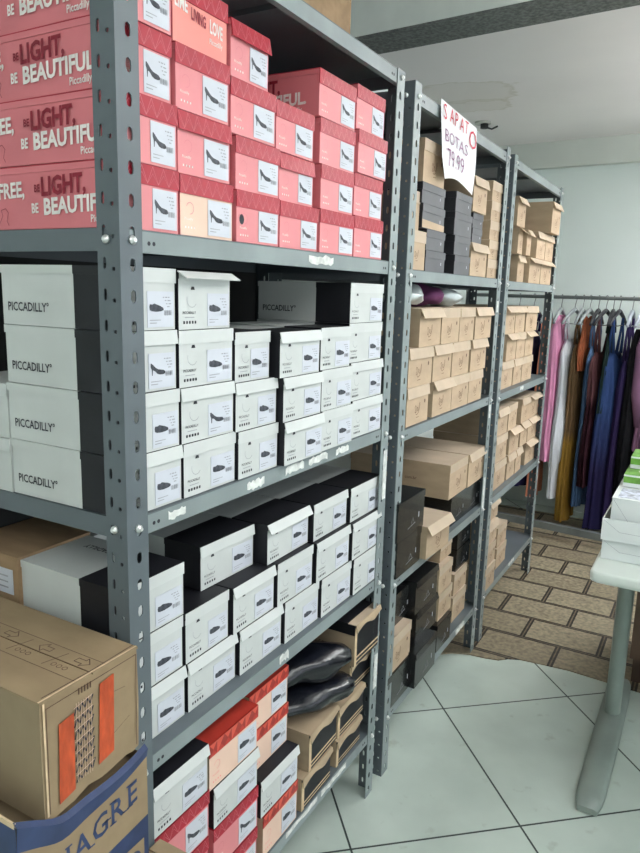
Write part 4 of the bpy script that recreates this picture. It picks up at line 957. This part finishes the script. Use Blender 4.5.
def garment(name, px, py, th, ztop, zbot, thick, depth, m, label, cat, straps=True, flare=1.15, seed=0, m2=None, zsplit=None, ruffle=0.0, hemslope=0.0, sleeve=False, neck=.045):
    rr = random.Random(seed+11); ph = [rr.random()*6.28 for _ in range(4)]
    r = empty(name, (px, py, zbot), th); tag(r, label, cat, 'clothes on the rail')
    H = ztop - zbot; mb = MB(); N = 64; NR = 26; R = []
    for i in range(NR+1):
        t = i/NR; z = H*(1-t); u = min(1, t*H/.07)                 # shoulder rounding in the first 7 cm
        hd = depth*(.55+.45*u)*(1+(flare-1)*t); ht = thick*(.45+.55*min(1, t*H/.18))*(1+(flare-1)*t*.8)
        amp = .12 + .30*t; ring = []
        for k in range(N):
            a = 2*PI*k/N
            rip = 1 + amp*(.4*math.sin(a*7+ph[0]+t*1.2)+.4*math.sin(a*12+ph[1]-t*.8)+.25*math.sin(a*17+ph[2]+t*3)) 
            if ruffle and t > .9: rip += ruffle*math.sin(a*15+ph[2])
            x = math.cos(a)*hd*(.65+.35*rip) + .012*math.sin(t*9+ph[1]) ; y = math.sin(a)*ht*rip + .25*thick*math.sin(math.cos(a)*5+ph[3])*t
            zz = z + (hemslope*math.cos(a)*hd if t > .85 else 0) - (neck*(1-abs(math.cos(a)))**2 if i == 0 else 0)
            ring.append(mb.pt((x, y, max(0.002, zz))))
        R.append(ring)
    for i in range(NR):
        zz = ztop - H*(i/NR); mm = m2 if (m2 and zsplit and zz < zsplit) else m
        for k in range(N): j = (k+1) % N; mb.face((R[i][k],R[i][j],R[i+1][j],R[i+1][k]), mm, True)
    mb.face(R[0], m, True)
    mb.build('garment_body', r)
    top = RZ - .095 - zbot
    if straps:
        for s in (-1, 1):
            x0 = s*.10; mb = MB(); zt = RZ-.115-zbot
            for off in (-.012, .012):
                mb.tube([(s*depth*.5, off, H-.01),(x0*.9, off*.7, (H+zt)/2),(s*.085, 0, zt+.006)], [.010,.007,.006], m, 6)
            mb.build('strap', r)
    if sleeve:
        for s in (-1, 1):
            mb = MB(); mb.tube([(s*depth*.8, 0, H-.03),(s*(depth+.01), .012, H-.16),(s*(depth+.0), .02, H-.42),(s*(depth-.02), .0, H-.60)], [.028,.042,.036,.028], m, 12); mb.build('sleeve', r)
HG = mat('grey_hanger_plastic', (.30, .33, .34), .4); HB = mat('black_hanger_plastic', (.03, .03, .035), .4); HC = mat('pale_hanger_plastic', (.42, .45, .52), .35)
specs = [
 # x, yaw, hanger material, (name, top, bottom, half thickness, half depth, material, label, category, options)
 (-.62, .1, HB, ('dress', 1.20, .20, .035, .16, cloth('charcoal_cloth', (.02,.022,.028)), 'charcoal dress at the far left end of the rail, behind racks', 'dress', {})),
 (-.53, -.1, HB, ('dress', 1.18, .12, .035, .16, cloth('navy_black_cloth', (.012,.014,.03)), 'near-black navy dress hanging behind the farthest rack', 'dress', {})),
 (-.435, .15, HB, ('dress', 1.22, .24, .040, .15, cloth('green_cloth', (.035,.12,.05)), 'dark green dress seen through the farthest rack', 'dress', {})),
 (-.345, -.1, HB, ('dress', 1.20, .22, .036, .15, cloth('indigo_cloth', (.035,.028,.11)), 'indigo dress seen through the farthest rack bottom bay', 'dress', {})),
 (-.255, .1, HG, ('long_dress', 1.18, .17, .030, .12, cloth('peach_cloth', (.62,.24,.14)), 'peach orange long garment hanging lowest behind the pink ruffled dress', 'dress', {'flare': 1.0})),
 (-.178, .08, HG, ('ruffled_dress', 1.30, .42, .046, .125, cloth('bright_pink_cloth', (.72,.30,.48)), 'bright pink ruffled dress next to the farthest rack', 'dress', {'ruffle': .30, 'straps': False, 'flare': 1.2})),
 (-.098, -.10, HG, ('white_dress', 1.16, .19, .040, .13, cloth('white_cloth', (.72,.74,.78)), 'long white dress with thin straps beside the pink ruffled dress', 'dress', {'flare': 1.1})),
 (-.052, .05, HG, ('mustard_dress', 1.14, .055, .038, .12, fade_cloth('mustard_cloth', (.17,.10,.045), (.27,.15,.025), .48, .56), 'mustard dress with brown top reaching nearly to the floor', 'dress', {'flare': 1.05})),
 (-.012, -.05, HG, ('rust_top', 1.30, .98, .022, .11, cloth('rust_cloth', (.42,.12,.05)), 'short rust orange top hanging between white and mustard dresses', 'top', {'straps': False})),
 (.035, .05, HB, ('denim_dress', 1.13, .165, .032, .12, cloth('denim_cloth', (.09,.17,.32)), 'pale blue denim dress right of the mustard dress', 'dress', {'flare': 1.05})),
 (.078, -.1, HB, ('maroon_dress', 1.10, .30, .038, .14, fade_cloth('maroon_cloth', (.12,.045,.05), (.025,.005,.01), .48, .54), 'maroon dress between denim and royal blue dresses', 'dress', {})),
 (.118, .12, HB, ('black_camisole', 1.22, .75, .020, .13, cloth('bottle_black_cloth', (.012,.03,.024)), 'short dark bottle green camisole hanging above the maroon dress', 'top', {})),
 (.152, -.05, HB, ('blue_dress', 1.10, .055, .058, .14, fade_cloth('royal_blue_cloth', (.035,.075,.22), (.016,.013,.055), .35, .75), 'long royal blue dress fading to indigo towards its hem', 'dress', {'flare': 1.1})),
 (.222, .1, HC, ('purple_dress', 1.06, .10, .040, .13, cloth('purple_cloth_dress', (.06,.04,.15)), 'purple dress under the pale grey hanger', 'dress', {'flare': 1.05})),
 (.278, .0, HC, ('black_dress', 1.24, .06, .042, .15, cloth('black_cloth', (.006,.006,.008)), 'long black dress between the purple and mauve garments', 'dress', {'straps': False})),
 (.345, .0, HC, ('mauve_coat', 1.30, .56, .046, .13, cloth('mauve_cloth', (.36,.18,.31)), 'mauve pink long-sleeved coat at the right photo edge', 'coat', {'straps': False, 'sleeve': True, 'flare': 1.1})),
 (.410, -.05, HG, ('teal_dress', 1.22, .25, .042, .15, cloth('teal_cloth', (.02,.08,.085)), 'dark teal dress right of the mauve coat', 'dress', {})),
 (.475, .1, HG, ('purple_cardigan', 1.28, .50, .040, .15, cloth('plum_cloth', (.16,.06,.16)), 'plum cardigan last visible on the right of the rail', 'top', {'straps': False})),
]
names_h = {id(HG): 'grey', id(HB): 'black', id(HC): 'pale'}
for i, (x, yw, hm, g) in enumerate(specs):
    lab = '%s plastic hanger on the rail holding the %s' % (names_h[id(hm)], ' '.join(g[6].split()[:3]) if g[6].split()[2] in ('dress','top','coat','camisole','garment') else ' '.join(g[6].split()[:4]))
    x += .045
    px, py, th = hanger(x, yw, hm, lab)
    op = dict(g[8]); garment(g[0], px, py, th, g[1], g[2], g[3], g[4], g[5], g[6], g[7], seed=i, **op)
print('objects', len(bpy.data.objects))
